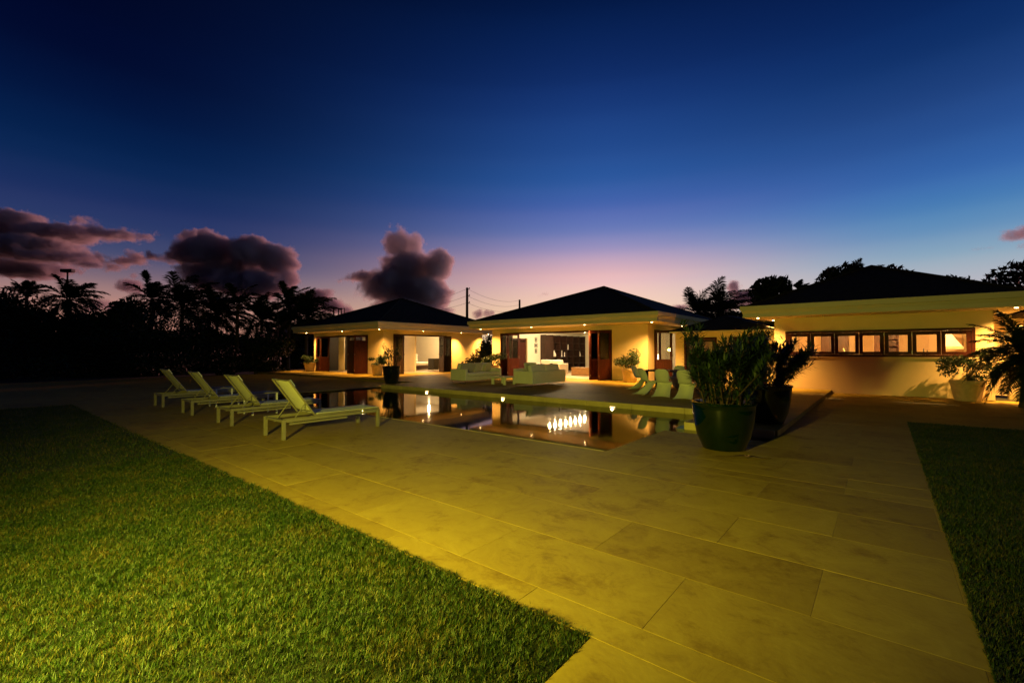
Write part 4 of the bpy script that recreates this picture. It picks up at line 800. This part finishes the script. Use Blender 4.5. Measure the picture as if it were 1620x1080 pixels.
# fallen debris by the near pot
d = MB(); vs = []; fs = []
for i in range(13):
    u = i / 12; wv = .034 * math.sin(math.pi * min(u * 1.05, 1)) + .006; z = .020 + .016 * math.sin(u * 5)
    vs += [(-.27 + u * .54, -wv, z + .006), (-.27 + u * .54, wv, z)]
for i in range(12): fs.append((2 * i, 2 * i + 2, 2 * i + 3, 2 * i + 1))
o = tag(d.add(vs, fs).build('fallen_leaf', 'dry_leaf', smooth=True), 'long dry brown leaf lying on the paving by the green pot', 'leaf'); o.location = (-1.46, 7.08, .002); o.rotation_euler.z = R_(30); o.modifiers.new('s', 'SOLIDIFY').thickness = .004
fl = thing('fallen_flower', 'pale pink fallen flower on the paving beside the dry leaf', 'flower', (-1.49, 7.03, .026))
for i in range(5):
    pm = MB(); a = i * 1.2566; leaf(pm, (0, 0, .0), (math.cos(a), math.sin(a), .5), .055, .02, .2); pm.build('petal', 'petal', fl)
MB().tube([(0, 0, -.018), (0, 0, .006)], .006, 6).build('calyx', 'stem', fl)

# ================================================================== POLES AND WIRES
def post(name, label, px, ptop, D, r, cat='pole', group=None):
    p = at(px, ptop, D); t = thing(name, label, cat, (p.x, p.y, -.1), 0, group); MB().tube([(0, 0, 0), (0, 0, p.z + .1)], [r * 1.25, r * .9], 10).build('shaft', 'pole_wood', t); return t, p
up, pp = post('utility_pole', 'tall wooden utility pole with wires between the two pavilions', 739, 455, 52, .15, group='utility poles')
rx = Vector((RGT.x, RGT.y, 0))
for dz in (.15, .95, 1.75):
    MB().tube([(0, 0, pp.z + .1 - dz), tuple(rx * .28 + Vector((0, 0, pp.z + .1 - dz)))], .03, 5).build('insulator_arm', 'black_metal', up); MB().lathe([(.05, 0), (.06, .06), (.03, .14)], 8, Matrix.Translation(rx * .26 + Vector((0, 0, pp.z + .1 - dz + .03)))).build('insulator', 'steel', up)
up2, pp2 = post('utility_pole', 'short distant utility pole top above the main roof', 822, 474, 75, .17, group='utility poles')
pl_ = at(640, 470, 95); wires = []
def wire(label, a, b, sag):
    pts = [Vector(a).lerp(Vector(b), u) - Vector((0, 0, sag * 4 * u * (1 - u))) for u in np.linspace(0, 1, 15)]; tag(MB().tube(pts, .014, 4).build('overhead_wire', 'black_metal'), label, 'wire', 'overhead wires')
for k, dz in enumerate((.12, .92, 1.72)):
    w_ = ('top', 'middle', 'lowest')[k]
    wire(w_ + ' overhead wire from the tall utility pole to the right', pp + Vector((0, 0, -dz)), pp2 + Vector((0, 0, -dz * .9)), .7); wire(w_ + ' overhead wire from the tall utility pole to the left', pp + Vector((0, 0, -dz)), pl_ + Vector((0, 0, -dz)), 1.0)
f1, q1 = post('electric_frame', 'double pole frame with cross bars above the left pavilion roof', 528, 487, 70, .12); q2 = at(545, 487, 70); off = Vector((q2.x - q1.x, q2.y - q1.y, 0))
for fr_ in (.45, .7, 1.0): MB().tube([tuple(off * fr_), tuple(off * fr_ + Vector((0, 0, q1.z + .1)))], .09 if fr_ < 1 else .05, 6).build('shaft', 'pole_wood', f1)
MB().tube([(0, 0, q1.z), tuple(off + Vector((0, 0, q1.z)))], .06, 6).build('cross_bar', 'pole_wood', f1)
s1, p1 = post('floodlight_post', 'floodlight post with a flat twin head above the far left palm', 107, 428, 40, .07, 'lamp post'); MB().box(-.5, -.2, p1.z - .05, .5, .2, p1.z + .22, Matrix.Rotation(YAW, 4, 'Z')).build('lamp_head', 'black_metal', s1, bevel=.03)
s2, p2 = post('garden_lamp_post', 'thin lamp post with a small flat head before the left palms', 440, 464, 36, .04, 'lamp post'); MB().box(-.28, -.1, p2.z + .0, .08, .1, p2.z + .16, Matrix.Rotation(YAW, 4, 'Z')).build('lamp_head', 'black_metal', s2, bevel=.02)

# pool wall lights
for X, lb in ((-13.36, 'left'), (-9.61, 'middle'), (-5.72, 'right')):
    t = thing('pool_light', lb + ' of three small lit lamps in the far pool wall just above the water', 'light', (X, PY1 - .031, -.012), 0, 'lamps in the far pool wall')
    MB().box(-.10, -.012, -.022, .10, .0, .012).build('housing', 'steel', t, bevel=.003, seg=1); MB().box(-.075, -.018, -.018, .075, -.0125, .004).build('lens', 'pool_lens', t)
    aim(lamp('pool_lamp_beam', 'SPOT', (X, PY1 - .06, .0), 9, (1, .55, .14), t, spot_size=R_(150), spot_blend=1, shadow_soft_size=.03), (0, -1, -.25))

# ================================================================== CLOUDS
def cloud(label, blobs, D, seed, sigma=.042, soft=28, amp=1.0, group='dusk clouds', aniso=.3, grow=1.12, col=(.88, .82, .89)):
    """blobs: (px, py, half width, half height) in photo pixels. One closed hull with a procedural density inside."""
    k = D / FPX; rd = random.Random(seed); c0 = at(sum(b[0] for b in blobs) / len(blobs), sum(b[1] for b in blobs) / len(blobs), D)
    A = Matrix((RGT, (FWD.x / math.cos(PITCH), FWD.y / math.cos(PITCH), 0), (0, 0, 1)))     # world -> across, away, up
    bl = [(A @ (at(px, py, D) - c0) + Vector((0, rd.uniform(-.4, .4) * rx * k, 0)), Vector((rx * k, (rx * .6 + ry * .4) * k, ry * k)) * grow) for px, py, rx, ry in blobs]
    mr = sum(min(b[1]) for b in bl) / len(bl); bm = bmesh.new()
    for c, r in bl:
        g = r + Vector((1, 1, 1)) * mr * .55
        bmesh.ops.create_icosphere(bm, subdivisions=2, radius=1, matrix=Matrix.Translation(c) @ Matrix.Diagonal((*g, 1)))
    vs = [v.co.copy() for v in bm.verts]; bm.clear()
    for v in vs: bm.verts.new(v)
    ch = bmesh.ops.convex_hull(bm, input=bm.verts); inner = list({g for g in ch['geom_interior'] + ch['geom_unused'] if isinstance(g, bmesh.types.BMVert)})
    bmesh.ops.delete(bm, geom=inner, context='VERTS'); bmesh.ops.recalc_face_normals(bm, faces=bm.faces); me = bpy.data.meshes.new('cloud'); bm.to_mesh(me); bm.free()
    m = bpy.data.materials.new('cloud_vapour'); m.use_nodes = True; t = m.node_tree; t.nodes.clear(); Lk = t.links.new
    pos = N(t, 'ShaderNodeTexCoord').outputs['Object']
    n1 = N(t, 'ShaderNodeTexNoise'); n1.inputs['Scale'].default_value = 1.0 / (mr * 1.5); n1.inputs['Detail'].default_value = 7; n1.inputs['Roughness'].default_value = .66; n1.inputs['Distortion'].default_value = .3
    offn = N(t, 'ShaderNodeVectorMath', operation='ADD'); offn.inputs[1].default_value = (seed * 313.7, seed * 91.3, seed * 57.1); Lk(pos, offn.inputs[0]); Lk(offn.outputs[0], n1.inputs['Vector'])
    acc = None
    for c, r in bl:
        sb0 = N(t, 'ShaderNodeVectorMath', operation='SUBTRACT'); Lk(pos, sb0.inputs[0]); sb0.inputs[1].default_value = c
        dv = N(t, 'ShaderNodeVectorMath', operation='DIVIDE'); Lk(sb0.outputs[0], dv.inputs[0]); dv.inputs[1].default_value = r
        ln = N(t, 'ShaderNodeVectorMath', operation='LENGTH'); Lk(dv.outputs[0], ln.inputs[0])
        sb = N(t, 'ShaderNodeMath', operation='MULTIPLY_ADD'); Lk(ln.outputs['Value'], sb.inputs[0]); sb.inputs[1].default_value = -min(r); sb.inputs[2].default_value = min(r)
        if acc is None: acc = sb.outputs[0]
        else:
            mx = N(t, 'ShaderNodeMath', operation='SMOOTH_MAX'); mx.inputs[2].default_value = mr * .2; Lk(acc, mx.inputs[0]); Lk(sb.outputs[0], mx.inputs[1]); acc = mx.outputs[0]
    nz = N(t, 'ShaderNodeMath', operation='MULTIPLY_ADD'); Lk(n1.outputs[0], nz.inputs[0]); nz.inputs[1].default_value = mr * 2.6 * amp; nz.inputs[2].default_value = -mr * 1.36 * amp
    ad = N(t, 'ShaderNodeMath', operation='ADD'); Lk(acc, ad.inputs[0]); Lk(nz.outputs[0], ad.inputs[1])
    mrn = N(t, 'ShaderNodeMapRange', interpolation_type='SMOOTHSTEP'); mrn.inputs[1].default_value = 0; mrn.inputs[2].default_value = soft; mrn.inputs[3].default_value = 0; mrn.inputs[4].default_value = sigma; Lk(ad.outputs[0], mrn.inputs[0])
    pv = N(t, 'ShaderNodeVolumePrincipled'); pv.inputs['Color'].default_value = (*col, 1); pv.inputs['Anisotropy'].default_value = aniso; Lk(mrn.outputs[0], pv.inputs['Density'])
    ou = N(t, 'ShaderNodeOutputMaterial'); Lk(pv.outputs[0], ou.inputs['Volume']); me.materials.append(m)
    o = bpy.data.objects.new('cloud', me); COL.objects.link(o); o.location = c0; o.rotation_euler.z = YAW; tag(o, label, 'cloud', group); return o
CD = 3000
cloud('towering cumulus cloud with a pink right edge above the left pavilion roof', [(628, 390, 20, 24), (655, 390, 17, 17), (645, 425, 42, 30), (692, 422, 24, 22), (580, 438, 36, 8), (618, 455, 42, 24), (660, 465, 46, 32), (702, 490, 20, 9), (645, 492, 45, 20)], CD, 1, amp=.85, grow=1.22, sigma=.032, col=(.985, .95, .96))
cloud('wide purple cloud bank above the left palm group', [(300, 376, 20, 13), (290, 400, 40, 18), (345, 402, 45, 26), (400, 402, 40, 24), (435, 412, 30, 28), (448, 438, 18, 22), (350, 432, 60, 26), (410, 450, 50, 24), (245, 408, 36, 8), (215, 412, 26, 5)], CD, 2)
cloud('dark flat cloud bank at the left frame edge', [(35, 350, 36, 14), (90, 370, 70, 14), (170, 372, 60, 8), (222, 371, 26, 4), (-10, 375, 60, 26), (60, 396, 80, 16), (110, 412, 70, 9), (20, 422, 70, 14), (135, 352, 20, 6), (160, 421, 45, 5)], CD, 3)
cloud('small grey cloud puff beside the low left palm', [(208, 452, 18, 12), (222, 460, 18, 7), (212, 437, 8, 7)], CD, 4)
cloud('low mauve cloud behind the drooping palm and left roof', [(500, 472, 26, 16), (525, 484, 24, 14), (518, 463, 9, 7), (480, 482, 24, 14), (548, 491, 14, 9)], CD, 5)
cloud('small mauve cloud between the utility poles', [(757, 497, 10, 9), (772, 497, 13, 8), (788, 503, 10, 5)], CD, 6)
cloud('mauve cloud right of the palms behind the main roof', [(1160, 456, 12, 13), (1175, 472, 22, 14), (1196, 474, 14, 10), (1212, 484, 12, 6), (1152, 482, 18, 12)], CD, 7)
cloud('small mauve cloud over the right slope of the main roof', [(1070, 488, 12, 7), (1083, 485, 11, 7), (1094, 491, 8, 5)], CD, 8)
cloud('faint wisp of cloud above the main roof slope', [(862, 465, 9, 3.5), (852, 468, 6, 2.5)], CD, 9, sigma=.02)
cloud('grey cloud at the right frame edge above the trees', [(1605, 372, 18, 10), (1628, 368, 22, 14), (1640, 385, 20, 9)], CD, 10, sigma=.016)
cloud('thin grey cloud streak near the right frame edge', [(1545, 394, 12, 3), (1566, 392, 12, 2.5)], CD, 11, sigma=.012)
cloud('pale low cloud behind the far left palms', [(160, 482, 20, 10), (182, 490, 18, 9), (140, 488, 18, 8)], CD, 12, sigma=.02)
